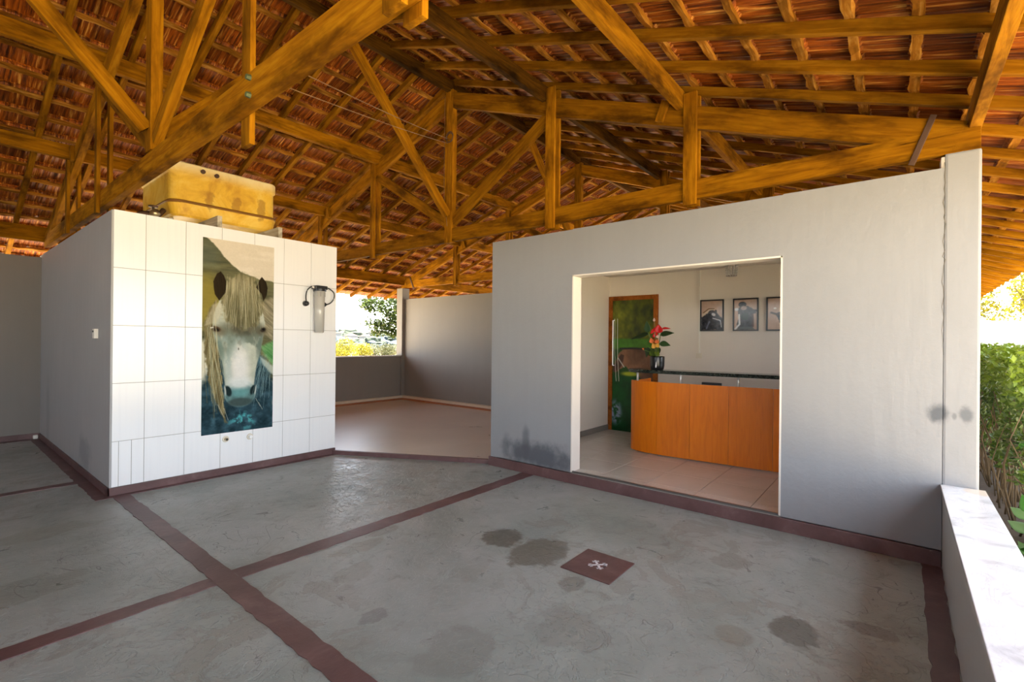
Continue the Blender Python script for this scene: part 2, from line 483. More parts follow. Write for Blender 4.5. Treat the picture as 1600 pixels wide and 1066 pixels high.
def cyl(bm, c0, c1, r0, r1=None, n=20, cap=True):
    c0, c1 = Vector(c0), Vector(c1); r1 = r0 if r1 is None else r1
    x = (c1-c0).normalized(); a = Vector((0, 0, 1)) if abs(x.z) < 0.9 else Vector((1, 0, 0))
    u = x.cross(a).normalized(); w = x.cross(u)
    A = [bm.verts.new(c0+r0*(math.cos(t)*u+math.sin(t)*w)) for t in [2*math.pi*i/n for i in range(n)]]
    B = [bm.verts.new(c1+r1*(math.cos(t)*u+math.sin(t)*w)) for t in [2*math.pi*i/n for i in range(n)]]
    for i in range(n): bm.faces.new((A[i], B[i], B[(i+1) % n], A[(i+1) % n]))
    if cap: bm.faces.new(A); bm.faces.new(B[::-1])
def tube(bm, pts, r, n=8, taper=None):
    pts = [Vector(p) for p in pts]
    rings = []
    for i, p in enumerate(pts):
        t = (pts[min(i+1, len(pts)-1)]-pts[max(i-1, 0)]).normalized()
        a = Vector((0, 0, 1)) if abs(t.z) < 0.9 else Vector((1, 0, 0))
        u = t.cross(a).normalized(); w = t.cross(u)
        rr = r if taper is None else r*(1-(1-taper)*i/(len(pts)-1))
        rings.append([bm.verts.new(p+rr*(math.cos(q)*u+math.sin(q)*w)) for q in [2*math.pi*k/n for k in range(n)]])
    for a, b in zip(rings, rings[1:]):
        for k in range(n): bm.faces.new((a[k], b[k], b[(k+1) % n], a[(k+1) % n]))
    bm.faces.new(rings[0]); bm.faces.new(rings[-1][::-1])
def smooth_curve(pts, n=6):
    P = [Vector(p) for p in pts]; out = []
    for i in range(len(P)-1):
        a, b, c, d = P[max(i-1, 0)], P[i], P[i+1], P[min(i+2, len(P)-1)]
        for k in range(n):
            t = k/n
            out.append(0.5*((2*b)+(c-a)*t+(2*a-5*b+4*c-d)*t*t+(3*b-a-3*c+d)*t**3))
    return out+[P[-1]]
def pymesh(name, verts, faces, mat, parent=None, smooth=False, mw=None, tint=None):
    me = bpy.data.meshes.new(name)
    me.from_pydata([tuple(v) for v in verts], [], faces)
    if tint is not None:
        a = me.attributes.new('tint', 'FLOAT', 'POINT'); a.data.foreach_set('value', np.asarray(tint, dtype=np.float32))
    if smooth:
        for p in me.polygons: p.use_smooth = True
    return link(name, me, mat, parent, mw)
def prism(name, poly, z0, z1, mat, parent=None):
    bm = bmesh.new()
    b = [bm.verts.new((x, y, z0)) for x, y in poly]; t = [bm.verts.new((x, y, z1)) for x, y in poly]
    bm.faces.new(b[::-1]); bm.faces.new(t)
    for i in range(len(poly)): bm.faces.new((b[i], b[(i+1) % len(poly)], t[(i+1) % len(poly)], t[i]))
    bmesh.ops.recalc_face_normals(bm, faces=bm.faces[:])
    return link(name, to_mesh(bm, name), mat, parent)

# ------------------------------------------------------------------ dimensions
YR, SL, ZA = 4.33, 0.357, 4.45           # ridge, slope, height of the top-chord line at the ridge
def L(y): return ZA - SL*abs(y-YR)
CS = math.cos(math.atan(SL))
XW0, XW1 = -9.2, 16.0                    # length of the roof, extended unseen behind the camera to close off light
EAVE_R, EAVE_L = -1.44, 10.33
TX = (1.09, 4.11, 7.13)                  # trusses
ZF = 0.11                                # raised floor of the reception

# ------------------------------------------------------------------ floor, strips
floor = struct(box('floor', (-9.3, -0.39, -0.25), (4.25, 9.25, 0.0), 'concrete'))
def strip(x0, x1, y0, y1, along, z=0.004, jag=0.006):
    n = max(2, int(((x1-x0) if along == 'x' else (y1-y0))/0.06))
    vs_, fs = [], []
    for i in range(n+1):
        t = i/n
        j0 = random.gauss(0, jag*0.6); j1 = random.gauss(0, jag*0.6)
        if along == 'x':
            x = x0+(x1-x0)*t; vs_ += [(x, y0+j0, z), (x, y1+j1, z), (x, y0+j0-0.001, -0.01), (x, y1+j1+0.001, -0.01)]
        else:
            y = y0+(y1-y0)*t; vs_ += [(x0+j0, y, z), (x1+j1, y, z), (x0+j0-0.001, y, -0.01), (x1+j1+0.001, y, -0.01)]
    for i in range(n):
        a, b = 4*i, 4*i+4
        for q in ((a, b, b+1, a+1), (a+2, b+2, b, a), (a+1, b+1, b+3, a+3)): fs.append(q)
    o = pymesh('red_strip', vs_, fs, 'red_cement', floor)
    bm = bmesh.new(); bm.from_mesh(o.data); bmesh.ops.recalc_face_normals(bm, faces=bm.faces[:])
    if sum(f.normal.z for f in bm.faces) < 0: bmesh.ops.reverse_faces(bm, faces=bm.faces[:])
    bm.to_mesh(o.data); bm.free()
strip(1.072, 1.192, -0.11, 5.325, 'y', jag=0.005)
strip(-9.3, 1.072, 2.998, 3.112, 'x')
strip(1.192, 4.055, 2.985, 3.125, 'x')
strip(0.955, 1.058, 5.325, 9.14, 'y')
strip(-9.3, 0.955, 6.08, 6.19, 'x')
strip(0.955, 3.2, 5.325, 5.388, 'x', 0.0045, 0.003)
strip(-9.3, 0.955, 9.1, 9.2, 'x')
strip(-9.3, 4.055, -0.205, -0.109, 'x')
# square tile with a painted emblem, let into the floor
pl = empty('floor_plate', (2.68, 1.465, 0))
tag(pl, 'dark red square cover with white crossed emblem set in the concrete floor', 'floor cover')
box('plate', (2.512, 1.297, 0.0), (2.852, 1.632, 0.006), 'red_cement', pl, 0.001)
bm = bmesh.new()
for s in (1, -1):
    d = Vector((math.cos(s*math.pi/4), math.sin(s*math.pi/4), 0)); n_ = Vector((-d.y, d.x, 0))
    c = Vector((2.682, 1.465, 0.0072))
    def bar(p, q, w):
        t = (q-p).normalized(); m = Vector((-t.y, t.x, 0))*w
        bm.faces.new([bm.verts.new(k) for k in (p-m, q-m, q+m, p+m)])
    bar(c-d*0.062, c+d*0.062, 0.0075)
    for e in (-1, 1):
        bar(c+d*0.044*e-n_*0.021, c+d*0.044*e+n_*0.021, 0.006)
        for g in (-1, 1): bar(c+d*0.036*e+n_*0.017*g, c+d*0.055*e+n_*0.017*g, 0.0045)
bmesh.ops.recalc_face_normals(bm, faces=bm.faces[:])
for f in bm.faces:
    if f.normal.z < 0: f.normal_flip()
link('emblem', to_mesh(bm, 'emblem'), 'emblem_white', pl)

# ------------------------------------------------------------------ tile block with the horse sheet
XT0, XT1, YT, ZT = 1.06, 3.22, 5.40, 2.53
blk = struct(boxes('wall_block', [((XT0, YT, 0), (XT1, YT+0.14, ZT-0.005)), ((XT0, YT+0.14, 0), (XT0+0.14, 9.36, ZT-0.005)), ((XT1-0.14, YT+0.14, 0), (XT1, 9.0, ZT-0.3))], 'grey_plaster'))
xs = [1.072, 1.306]+[1.306+0.3175*k for k in range(1, 6)]+[3.222]
zs = [0.075, 0.477, 0.992, 1.506, 2.018, 2.53]
for i in range(7):
    for j in range(5):
        spans = [(xs[i], xs[i+1])]
        if i == 0 and j == 0: spans = [(1.072, 1.122), (1.122, 1.214), (1.214, 1.306)]
        for a, b in spans:
            o = box('wall_tile', (a+0.002, YT-0.010-random.uniform(0, 0.0012), zs[j]+0.002), (b-0.002, YT+0.002, zs[j+1]-0.002), 'white_tile', blk, 0.0012)
box('grout_bed', (1.075, YT-0.006, 0.075), (3.219, YT+0.001, 2.527), 'grout', blk)
struct(box('baseboard_block', (XT0-0.014, YT-0.016, 0), (XT1+0.004, YT+0.01, 0.072), 'red_cement', None, 0.003))
struct(box('baseboard_grey', (XT0-0.014, YT-0.016, 0), (XT0+0.002, 9.2, 0.072), 'red_cement', None, 0.003))
struct(box('wall_left', (-9.3, 9.22, 0), (XT0, 9.36, 2.49), 'dark_grey_plaster'))
struct(box('wall_blocker_end', (-9.42, -0.385, 0), (-9.3, 9.36, 2.6), 'grey_plaster'))  # unseen end wall, added to close off light from behind the camera
struct(box('wall_blocker_front', (-9.3, -0.385, 0.52), (-3.4, -0.25, 2.62), 'grey_plaster'))  # unseen wall section, added to cut side light on the reception wall
struct(box('baseboard_left', (-9.3, 9.206, 0), (XT0-0.014, 9.225, 0.075), 'red_cement', None, 0.003))

# flat prints painted as colour over a fine grid
def smooth(a, b, x):
    t = np.clip((x-a)/(b-a), 0, 1); return t*t*(3-2*t)
def vnoise(x, y, seed=0, oct=4, pers=0.55):
    out = np.zeros_like(x); amp = 1.0; tot = 0
    for o in range(oct):
        xi = np.floor(x).astype(np.int64); yi = np.floor(y).astype(np.int64); fx = x-xi; fy = y-yi
        fx = fx*fx*(3-2*fx); fy = fy*fy*(3-2*fy)
        def h(a, b):
            n = (a*374761393+b*668265263+(seed+o)*1442695041) & 0x7fffffff
            n = ((n ^ (n >> 13))*1274126177) & 0x7fffffff
            return ((n ^ (n >> 16)) & 0xffff)/65535.0
        out += amp*((h(xi, yi)*(1-fx)+h(xi+1, yi)*fx)*(1-fy)+(h(xi, yi+1)*(1-fx)+h(xi+1, yi+1)*fx)*fy)
        tot += amp; amp *= pers; x = x*2.03+17.1; y = y*2.03+9.7
    return out/tot
class Canvas:
    def __init__(s, w, h, nx, ny):
        s.w, s.h, s.nx, s.ny = w, h, nx, ny
        u = np.linspace(0, 1, nx); v = np.linspace(0, 1, ny)
        s.U, s.V = np.meshgrid(u, v)
        s.X = s.U*w; s.Y = s.V*h
        s.c = np.zeros((ny, nx, 3))
    def put(s, mask, col):
        col = np.array(col, dtype=float)
        if col.ndim == 1: col = col[None, None, :]
        s.c = s.c*(1-mask[..., None])+col*mask[..., None]
    def poly(s, pts, soft, jit=0.0, js=8, seed=1):
        X = s.X; Y = s.Y
        if jit:
            X = X+(vnoise(s.X*js, s.Y*js, seed)-0.5)*jit; Y = Y+(vnoise(s.X*js, s.Y*js, seed+9)-0.5)*jit
        P = np.array(pts, dtype=float); n = len(P)
        ins = np.zeros(X.shape, bool); d2 = np.full(X.shape, 1e9)
        for i in range(n):
            x0, y0 = P[i]; x1, y1 = P[(i+1) % n]
            if abs(y1-y0) > 1e-12:
                cnd = ((y0 > Y) != (y1 > Y)) & (X < (x1-x0)*(Y-y0)/(y1-y0)+x0)
                ins ^= cnd
            ex, ey = x1-x0, y1-y0; t = np.clip(((X-x0)*ex+(Y-y0)*ey)/(ex*ex+ey*ey+1e-12), 0, 1)
            d2 = np.minimum(d2, (X-x0-t*ex)**2+(Y-y0-t*ey)**2)
        d = np.sqrt(d2)*np.where(ins, 1, -1)
        return smooth(-soft, soft, d)
    def ell(s, cx, cy, rx, ry, soft, ang=0.0):
        a = math.radians(ang); dx = s.X-cx; dy = s.Y-cy
        x = dx*math.cos(a)+dy*math.sin(a); y = -dx*math.sin(a)+dy*math.cos(a)
        return smooth(1+soft, 1-soft, np.sqrt((x/rx)**2+(y/ry)**2))
    def line(s, pts, w, soft=None):
        d2 = np.full(s.X.shape, 1e9)
        for (x0, y0), (x1, y1) in zip(pts, pts[1:]):
            ex, ey = x1-x0, y1-y0; t = np.clip(((s.X-x0)*ex+(s.Y-y0)*ey)/(ex*ex+ey*ey+1e-12), 0, 1)
            d2 = np.minimum(d2, (s.X-x0-t*ex)**2+(s.Y-y0-t*ey)**2)
        return smooth(w+(soft or w*0.7), w*0.4, np.sqrt(d2))
    def sheet(s, name, origin, du, dv, normal, thick, mat, parent=None):
        """origin = top-left corner; du, dv = unit vectors across and down"""
        o = Vector(origin); du = Vector(du)*s.w; dv = Vector(dv)*s.h; nrm = Vector(normal)*thick
        nx, ny = s.nx, s.ny
        verts = [tuple(o+nrm+du*u+dv*v) for v in np.linspace(0, 1, ny) for u in np.linspace(0, 1, nx)]
        faces = [(j*nx+i, (j+1)*nx+i, (j+1)*nx+i+1, j*nx+i+1) for j in range(ny-1) for i in range(nx-1)]
        k = len(verts)
        verts += [tuple(o), tuple(o+du), tuple(o+du+dv), tuple(o+dv)]
        a, b, c, d = 0, nx-1, nx*ny-1, nx*(ny-1)
        faces += [(k, k+1, k+2, k+3), (k, a, b, k+1), (k+1, b, c, k+2), (k+2, c, d, k+3), (k+3, d, a, k)]
        me = bpy.data.meshes.new(name); me.from_pydata(verts, [], faces)
        at = me.color_attributes.new('print', 'FLOAT_COLOR', 'POINT')
        cc = np.clip(s.c, 0, 1); l = np.where(cc <= 0.04045, cc/12.92, ((cc+0.055)/1.055)**2.4).reshape(-1, 3)
        arr = np.ones((len(verts), 4), dtype=np.float32); arr[:nx*ny, :3] = l; arr[nx*ny:, :3] = 0.5
        at.data.foreach_set('color', arr.ravel())
        return link(name, me, mat, parent)
def rgb(r, g, b): return np.array((r, g, b))/255.0

def paint_horse():
    W, H = 0.695, 1.975
    cv = Canvas(W, H, 190, 540)
    def q(x, y):                          # sketch units (357 wide, about 1000 high) -> metres
        t = (y-30)/1000.0
        u = (x-(55-12*t))/357.0
        top = 30+55*u; bot = 1037-42*u
        return u*W, (y-top)/(bot-top)*H
    Q = lambda pts: [q(*p) for p in pts]
    k = W/357.0
    X, Y, U, V = cv.X, cv.Y, cv.U, cv.V
    N = lambda sx, sy, sd=0, o=4: vnoise(X*sx, Y*sy, sd, o)
    sky_c = rgb(222, 212, 192)*(1-0.10*V[..., None])
    cv.c[:] = sky_c
    cv.put(0.5*smooth(0.45, 0.75, N(5, 14, 3)), rgb(236, 228, 212))
    hill = cv.poly(Q([(40, 25), (75, 32), (120, 85), (150, 130), (200, 180), (250, 215), (330, 245), (420, 262), (420, 760), (30, 760)]), 0.008, 0.03, 14)
    hc = rgb(98, 98, 70)[None, None]+(N(4, 22, 5)[..., None]-0.5)*rgb(90, 84, 60)
    cv.put(hill, hc)
    cv.put(hill*0.75*cv.ell(*q(70, 350), 0.14, 0.26, 0.6), rgb(156, 140, 52))
    cv.put(hill*0.6*cv.ell(*q(70, 120), 0.12, 0.14, 0.6), rgb(96, 104, 88))
    # wind-brushed mane on the right
    brush = cv.poly(Q([(340, 370), (415, 330), (415, 560), (345, 520)]), 0.03, 0.06, 10)
    str_ = vnoise((X*0.75+Y*-0.9)*60, (X*0.9+Y*0.75)*6, 21)
    cv.put(brush*0.9, rgb(150, 142, 116)+(str_[..., None]-0.5)*rgb(120, 116, 104))
    cv.put(cv.poly(Q([(330, 580), (415, 560), (415, 690), (360, 640)]), 0.02, 0.05, 10), rgb(96, 150, 92)+(str_[..., None]-0.5)*rgb(90, 70, 70))
    cv.put(cv.poly(Q([(30, 560), (110, 540), (130, 760), (30, 820)]), 0.03, 0.05, 10), rgb(214, 212, 190))
    # dark chest
    body = cv.poly(Q([(30, 830), (75, 720), (110, 600), (330, 600), (345, 655), (415, 760), (415, 1060), (30, 1060)]), 0.03, 0.08, 9)
    bn = N(18, 18, 7)[..., None]
    cv.put(body, rgb(40, 66, 76)+(bn-0.5)*rgb(60, 76, 84))
    cv.put(body*0.55*smooth(0.6, 0.8, N(9, 9, 8)), rgb(88, 128, 140))
    cv.put(body*0.8*smooth(0.52, 0.75, N(22, 22, 31))*cv.ell(*q(240, 960), 0.12, 0.10, 0.7), rgb(96, 200, 200))
    cv.put(cv.poly(Q([(335, 640), (410, 690), (412, 740), (345, 680)]), 0.015, 0.03, 12)*0.8, rgb(196, 206, 196))
    # left mane
    mane = cv.poly(Q([(125, 345), (80, 390), (58, 480), (62, 640), (85, 780), (120, 900), (160, 980), (150, 880), (140, 760), (118, 560), (105, 450)]), 0.01, 0.04, 16)
    ms = vnoise((X-0.10*np.sin(Y*2.2))*120, Y*3.0, 41)
    cv.put(mane, rgb(116, 106, 72)+(ms[..., None]-0.5)*rgb(130, 124, 100))
    # face
    face = cv.poly(Q([(128, 350), (100, 430), (96, 480), (112, 560), (140, 660), (152, 760), (160, 800), (300, 800), (312, 700), (332, 620), (346, 560), (362, 470), (345, 400), (310, 340), (220, 330)]), 0.008, 0.015, 14)
    fc = rgb(186, 192, 176)+(N(9, 9, 11)[..., None]-0.5)*rgb(60, 56, 56)
    cv.put(face, fc)
    cv.put(face*0.85*smooth(0.42, 0.62, N(11, 7, 13))*cv.ell(*q(255, 555), 0.24, 0.19, 0.5), rgb(104, 116, 104))
    cv.put(face*0.7*smooth(0.45, 0.6, N(20, 12, 17))*cv.ell(*q(190, 600), 0.14, 0.22, 0.5), rgb(140, 160, 152))
    cv.put(face*0.6*cv.ell(*q(185, 560), 0.035, 0.13, 0.7, 8), rgb(134, 150, 138))
    cv.put(face*0.7*cv.ell(*q(328, 590), 0.024, 0.11, 0.6, 8), rgb(100, 118, 110))
    cv.put(face*0.7*cv.ell(*q(136, 590), 0.022, 0.13, 0.6, -12), rgb(112, 134, 124))
    cv.put(face*0.85*cv.ell(*q(228, 690), 0.085, 0.22, 0.6), rgb(238, 238, 236))
    cv.put(face*0.6*cv.ell(*q(172, 720), 0.03, 0.17, 0.6, -8), rgb(180, 196, 192))
    cv.put(face*0.75*cv.ell(*q(222, 598), 0.006, 0.013, 0.4), rgb(70, 70, 62))
    # forelock
    lock = cv.poly(Q([(150, 255), (185, 238), (250, 222), (300, 240), (330, 290), (348, 380), (338, 450), (305, 478), (262, 495), (215, 488), (180, 470), (140, 420), (138, 330)]), 0.03, 0.10, 22)
    cv.put(cv.ell(*q(245, 492), 0.19, 0.075, 0.6)*0.85, rgb(84, 82, 64)+(N(16, 9, 71)[..., None]-0.5)*rgb(70, 70, 60))
    fs_ = vnoise((X-W*0.52)*(1-0.28*(Y-0.4))*130, Y*4.5, 51, 3)
    cv.put(lock, rgb(132, 126, 92)+(fs_[..., None]-0.5)*rgb(130, 126, 108))
    cv.put(lock*0.5*cv.ell(*q(250, 440), 0.16, 0.14, 0.7), rgb(104, 102, 74)+(fs_[..., None]-0.5)*rgb(120, 116, 96))
    cv.put(lock*0.35*cv.ell(*q(225, 270), 0.16, 0.09, 0.7), rgb(196, 188, 156))
    cv.put(cv.poly(Q([(60, 480), (95, 380), (130, 350), (150, 400), (110, 470)]), 0.012, 0.03, 14)*0.55, rgb(206, 200, 172))
    # ears
    cv.put(cv.poly(Q([(100, 255), (118, 215), (136, 203), (152, 228), (163, 255), (160, 310), (130, 352), (108, 318)]), 0.004, 0.008, 20), rgb(40, 31, 17)+(ms[..., None]-0.5)*rgb(30, 26, 18))
    cv.put(cv.poly(Q([(313, 285), (330, 250), (344, 233), (366, 258), (376, 290), (370, 325), (352, 357), (342, 320)]), 0.004, 0.008, 20), rgb(40, 32, 19)+(ms[..., None]-0.5)*rgb(30, 26, 18))
    # eyes
    cv.put(cv.ell(*q(122, 505), 0.075, 0.045, 0.6, 25)*0.6, rgb(96, 86, 62))
    cv.put(cv.ell(*q(345, 510), 0.05, 0.045, 0.6, -30)*0.6, rgb(90, 84, 64))
    cv.put(face*cv.ell(*q(345, 640), 0.035, 0.26, 0.5, 10)*0.5, rgb(70, 92, 88))
    cv.put(face*cv.ell(*q(120, 640), 0.04, 0.26, 0.5, -12)*0.5, rgb(84, 104, 92))
    cv.put(cv.ell(*q(112, 496), 0.045, 0.026, 0.35, 18), rgb(74, 56, 40))
    cv.put(cv.ell(*q(94, 489), 0.016, 0.007, 0.5, -15), rgb(236, 234, 224))
    cv.put(cv.ell(*q(116, 500), 0.022, 0.015, 0.3, 18), rgb(24, 20, 16))
    cv.put(cv.ell(*q(350, 502), 0.030, 0.024, 0.35, -30), rgb(60, 52, 42))
    cv.put(cv.ell(*q(352, 500), 0.014, 0.013, 0.3), rgb(22, 20, 18))
    # muzzle
    cv.put(cv.ell(*q(231, 822), 0.155, 0.135, 0.06), rgb(150, 172, 166)+(N(30, 30, 61)[..., None]-0.5)*rgb(50, 50, 50))
    cv.put(cv.ell(*q(231, 835), 0.142, 0.120, 0.08), rgb(92, 124, 124)+(N(30, 30, 62)[..., None]-0.5)*rgb(40, 50, 50))
    cv.put(cv.ell(*q(229, 770), 0.11, 0.065, 0.5)*0.9, rgb(222, 228, 226))
    cv.put(cv.ell(*q(229, 820), 0.085, 0.045, 0.6)*0.6, rgb(110, 176, 176))
    cv.put(cv.ell(*q(231, 868), 0.12, 0.042, 0.3)*0.8, rgb(60, 74, 72))
    cv.put(cv.ell(*q(170, 812), 0.030, 0.056, 0.25, -18), rgb(26, 42, 44))
    cv.put(cv.ell(*q(295, 806), 0.026, 0.052, 0.25, 18), rgb(26, 42, 44))
    cv.put(cv.ell(*q(156, 808), 0.008, 0.05, 0.4, -8)*0.8, rgb(206, 214, 206))
    cv.put(cv.ell(*q(309, 804), 0.007, 0.05, 0.4, 8)*0.8, rgb(206, 214, 206))
    # loose strands
    rs = np.random.default_rng(3)
    for _ in range(26):
        x0 = rs.uniform(62, 118); y0 = rs.uniform(400, 560); x1 = x0+rs.uniform(-6, 60); y1 = y0+rs.uniform(260, 430)
        cv.put(cv.line(Q([(x0, y0), ((x0+x1)/2-8, (y0+y1)/2), (x1, y1)]), 0.0022)*0.55, rgb(*rs.choice([(206, 200, 160), (120, 112, 76), (176, 186, 160)])))
    for _ in range(70):
        x0 = rs.uniform(158, 325); y0 = rs.uniform(235, 330); x1 = x0+(x0-240)*0.25+rs.uniform(-14, 14); y1 = rs.uniform(400, 505)
        cv.put(cv.line(Q([(x0, y0), ((x0+x1)/2+rs.uniform(-8, 8), (y0+y1)/2), (x1, y1)]), 0.0018)*0.5, rgb(*rs.choice([(206, 202, 172), (84, 82, 58), (176, 172, 142)])))
    for _ in range(30):
        x0 = rs.uniform(330, 395); y0 = rs.uniform(620, 720); x1 = x0+rs.uniform(-50, 10); y1 = y0+rs.uniform(60, 200)
        cv.put(cv.line(Q([(x0, y0), (x1, y1)]), 0.0016)*0.5, rgb(150, 182, 184))
    for a, b in (((150, 900), (170, 960)), ((310, 850), (334, 890)), ((325, 870), (345, 905)), ((120, 880), (150, 945))):
        cv.put(cv.line(Q([a, b]), 0.002)*0.7, rgb(196, 204, 190))
    cv.c *= 0.94*(1+0.06*(vnoise(X*90, Y*90, 77)-0.5))[..., None]
    return cv
o = paint_horse().sheet('horse_sheet', (1.767, YT-0.0115, 2.405), (1, 0, 0), (0, 0, -1), (0, -1, 0), 0.003, 'printed_sheet')
tag(o, 'tall printed sheet of a pale horse face stuck on the white tiles', 'poster')

# water filter on the tiles
wf = empty('water_filter', (2.965, YT-0.01, 1.48))
tag(wf, 'grey cylindrical water filter with black head and two hoses on the tiles', 'water filter')
fy = YT-0.075
bm = bmesh.new()
cyl(bm, (2.967, fy, 1.49), (2.966, fy, 1.97), 0.052, 0.060, 28)
cyl(bm, (2.967, fy, 1.478), (2.967, fy, 1.49), 0.045, 0.052, 28)
hsg = link('housing', to_mesh(bm, 'housing', True), 'filter_body', wf)
for k in range(10):
    t = 2*math.pi*k/10
    bm = bmesh.new()
    bm_box(bm, (2.967+0.060*math.cos(t)-0.004, fy+0.060*math.sin(t)-0.004, 1.90), (2.967+0.060*math.cos(t)+0.004, fy+0.060*math.sin(t)+0.004, 1.955))
    link('grip_rib', to_mesh(bm, 'grip_rib'), 'filter_core', hsg)
bm = bmesh.new()
cyl(bm, (2.967, fy, 1.965), (2.967, fy, 1.99), 0.074, 0.074, 28)
bm_box(bm, (2.893, fy-0.05, 1.985), (3.041, fy+0.06, 2.028), 0.008)
hd = link('head', to_mesh(bm, 'head'), 'black_plastic', wf)
box('bracket', (2.925, fy+0.05, 1.96), (3.01, YT-0.008, 2.03), 'black_plastic', wf)
for pts in ([(2.893, fy, 2.008), (2.86, fy, 2.008), (2.815, fy, 1.965), (2.805, fy+0.01, 1.90), (2.82, fy+0.03, 1.835), (2.828, YT-0.04, 1.815)],
            [(3.041, fy, 2.008), (3.085, fy, 2.008), (3.145, fy, 1.965), (3.158, fy+0.01, 1.905), (3.13, fy+0.03, 1.845), (3.075, YT-0.04, 1.815), (3.05, YT-0.035, 1.815)]):
    bm = bmesh.new(); tube(bm, smooth_curve(pts), 0.0075, 8)
    link('hose', to_mesh(bm, 'hose', True), 'dark_hose', wf)
for x in (2.893, 3.041):
    bm = bmesh.new(); s = 1 if x > 2.95 else -1
    cyl(bm, (x-0.004*s, fy, 2.008), (x+0.022*s, fy, 2.008), 0.013, 0.011, 12)
    link('fitting', to_mesh(bm, 'fitting', True), 'white_plastic', hd)
for x in (2.826, 3.042):
    bm = bmesh.new(); cyl(bm, (x, YT-0.055, 1.815), (x, YT-0.009, 1.815), 0.026, 0.034, 18)
    cyl(bm, (x, YT-0.062, 1.815), (x, YT-0.055, 1.815), 0.014, 0.026, 18)
    link('wall_coupling', to_mesh(bm, 'wall_coupling', True), 'black_plastic', wf)
for x, z, lab in ((1.992, 0.365, 'hollow metal pipe outlet low on the tiles below the horse sheet'), (2.228, 0.357, 'shiny capped pipe outlet low on the tiles below the horse sheet')):
    po = empty('pipe_outlet', (x, YT-0.01, z)); tag(po, lab, 'pipe outlet')
    bm = bmesh.new(); cyl(bm, (x, YT-0.009, z), (x, YT-0.018, z), 0.034, 0.03, 20)
    link('flange', to_mesh(bm, 'flange'), 'cream_plastic', po)
    bm = bmesh.new(); cyl(bm, (x, YT-0.018, z), (x, YT-0.045, z), 0.017, 0.017, 16)
    stb = link('stub', to_mesh(bm, 'stub'), 'brass' if x < 2.1 else 'chrome', po)
    if x < 2.1:
        bm = bmesh.new(); cyl(bm, (x, YT-0.045, z), (x, YT-0.0465, z), 0.012, 0.012, 16)
        link('bore', to_mesh(bm, 'bore'), 'dark_slot', stb)
# switch on the grey side wall
sw = empty('light_switch', (XT0, 5.9, 1.39)); tag(sw, 'small white switch box on the grey side wall', 'light switch')
spl = box('switch_plate', (XT0-0.03, 5.865, 1.388), (XT0+0.001, 5.935, 1.478), 'white_plastic', sw, 0.004)
box('rocker', (XT0-0.035, 5.885, 1.445), (XT0-0.028, 5.915, 1.462), 'dark_slot', spl, 0.001)
o = box('floor_light', (0.985, 9.155, 0.004), (1.035, 9.2, 0.055), 'white_plastic', None, 0.012)
tag(o, 'small pale fitting at the foot of the grey wall corner', 'fitting')

# ------------------------------------------------------------------ water tank on the block
tk = empty('water_tank', (1.58, 5.72, 2.65)); tag(tk, 'stained yellow rectangular water tank on planks above the tiled wall', 'water tank')
def rbox(name, lo, hi, rad, mat, parent, taper=0.0):
    bm = bmesh.new(); n = 6; x0, y0, z0 = lo; x1, y1, z1 = hi
    def loop(z, ins):
        out = []
        for cx, cy, a0 in ((x1-rad, y1-rad, 0), (x0+rad, y1-rad, 90), (x0+rad, y0+rad, 180), (x1-rad, y0+rad, 270)):
            for k in range(n+1):
                t = math.radians(a0+90*k/n); out.append(bm.verts.new((cx+(rad-ins)*math.cos(t), cy+(rad-ins)*math.sin(t), z)))
        return out
    e = 0.02
    Ls = [loop(z0, e+taper), loop(z0+e, taper), loop(z1-e*0.6, 0), loop(z1, e*0.6)]
    for a, b in zip(Ls, Ls[1:]):
        for i in range(len(a)): bm.faces.new((a[i], a[(i+1) % len(a)], b[(i+1) % len(a)], b[i]))
    bm.faces.new(Ls[0][::-1]); bm.faces.new(Ls[-1])
    for v in bm.verts: v.co -= Vector((1.58, 5.72, 2.65))
    me = to_mesh(bm, name, False)
    return link(name, me, mat, parent, Matrix.Translation((1.58, 5.72, 2.65)))
rbox('lower_body', (1.575, 5.70, 2.65), (2.66, 6.75, 2.795), 0.13, 'tank_plastic', tk, 0.03)
rbox('ledge', (1.567, 5.692, 2.772), (2.662, 6.758, 2.812), 0.13, 'tank_band', tk)
rbox('upper_body', (1.58, 5.71, 2.80), (2.63, 6.74, 3.10), 0.10, 'tank_plastic', tk)
rbox('rim', (1.565, 5.695, 3.08), (2.645, 6.755, 3.20), 0.10, 'tank_plastic', tk)
for x, z in ((1.86, 3.14), (1.99, 3.13)):
    bm = bmesh.new(); cyl(bm, (x, 5.70, z), (x, 5.675, z), 0.022, 0.022, 12)
    link('overflow_stub', to_mesh(bm, 'overflow_stub'), 'iron', tk)
for x, lab in ((1.925, 'grey plank on edge under the middle of the water tank'), (2.54, 'grey plank on edge under the far end of the water tank')):
    tag(beam('support_plank', (x, 5.41, 2.588), (x, 7.0, 2.588), 0.045, 0.124, 'grey_plank'), lab, 'plank')
tag(beam('support_plank', (1.64, 5.9, 2.588), (1.64, 7.0, 2.588), 0.045, 0.124, 'grey_plank'), 'grey plank under the tank beside the pipe valves', 'plank')
pv = empty('pipe_valve', (1.4, 5.6, 2.53)); tag(pv, 'dark pipe elbow and valve beside the water tank', 'pipe')
bm = bmesh.new(); tube(bm, smooth_curve([(1.32, 5.75, 2.53), (1.34, 5.75, 2.60), (1.42, 5.76, 2.62), (1.50, 5.80, 2.63), (1.56, 5.85, 2.70)]), 0.025, 10)
link('pipe', to_mesh(bm, 'pipe', True), 'iron', pv)
bm = bmesh.new(); cyl(bm, (1.45, 5.66, 2.62), (1.45, 5.86, 2.62), 0.038, 0.038, 14); cyl(bm, (1.45, 5.76, 2.62), (1.45, 5.76, 2.70), 0.012, 0.012, 10)
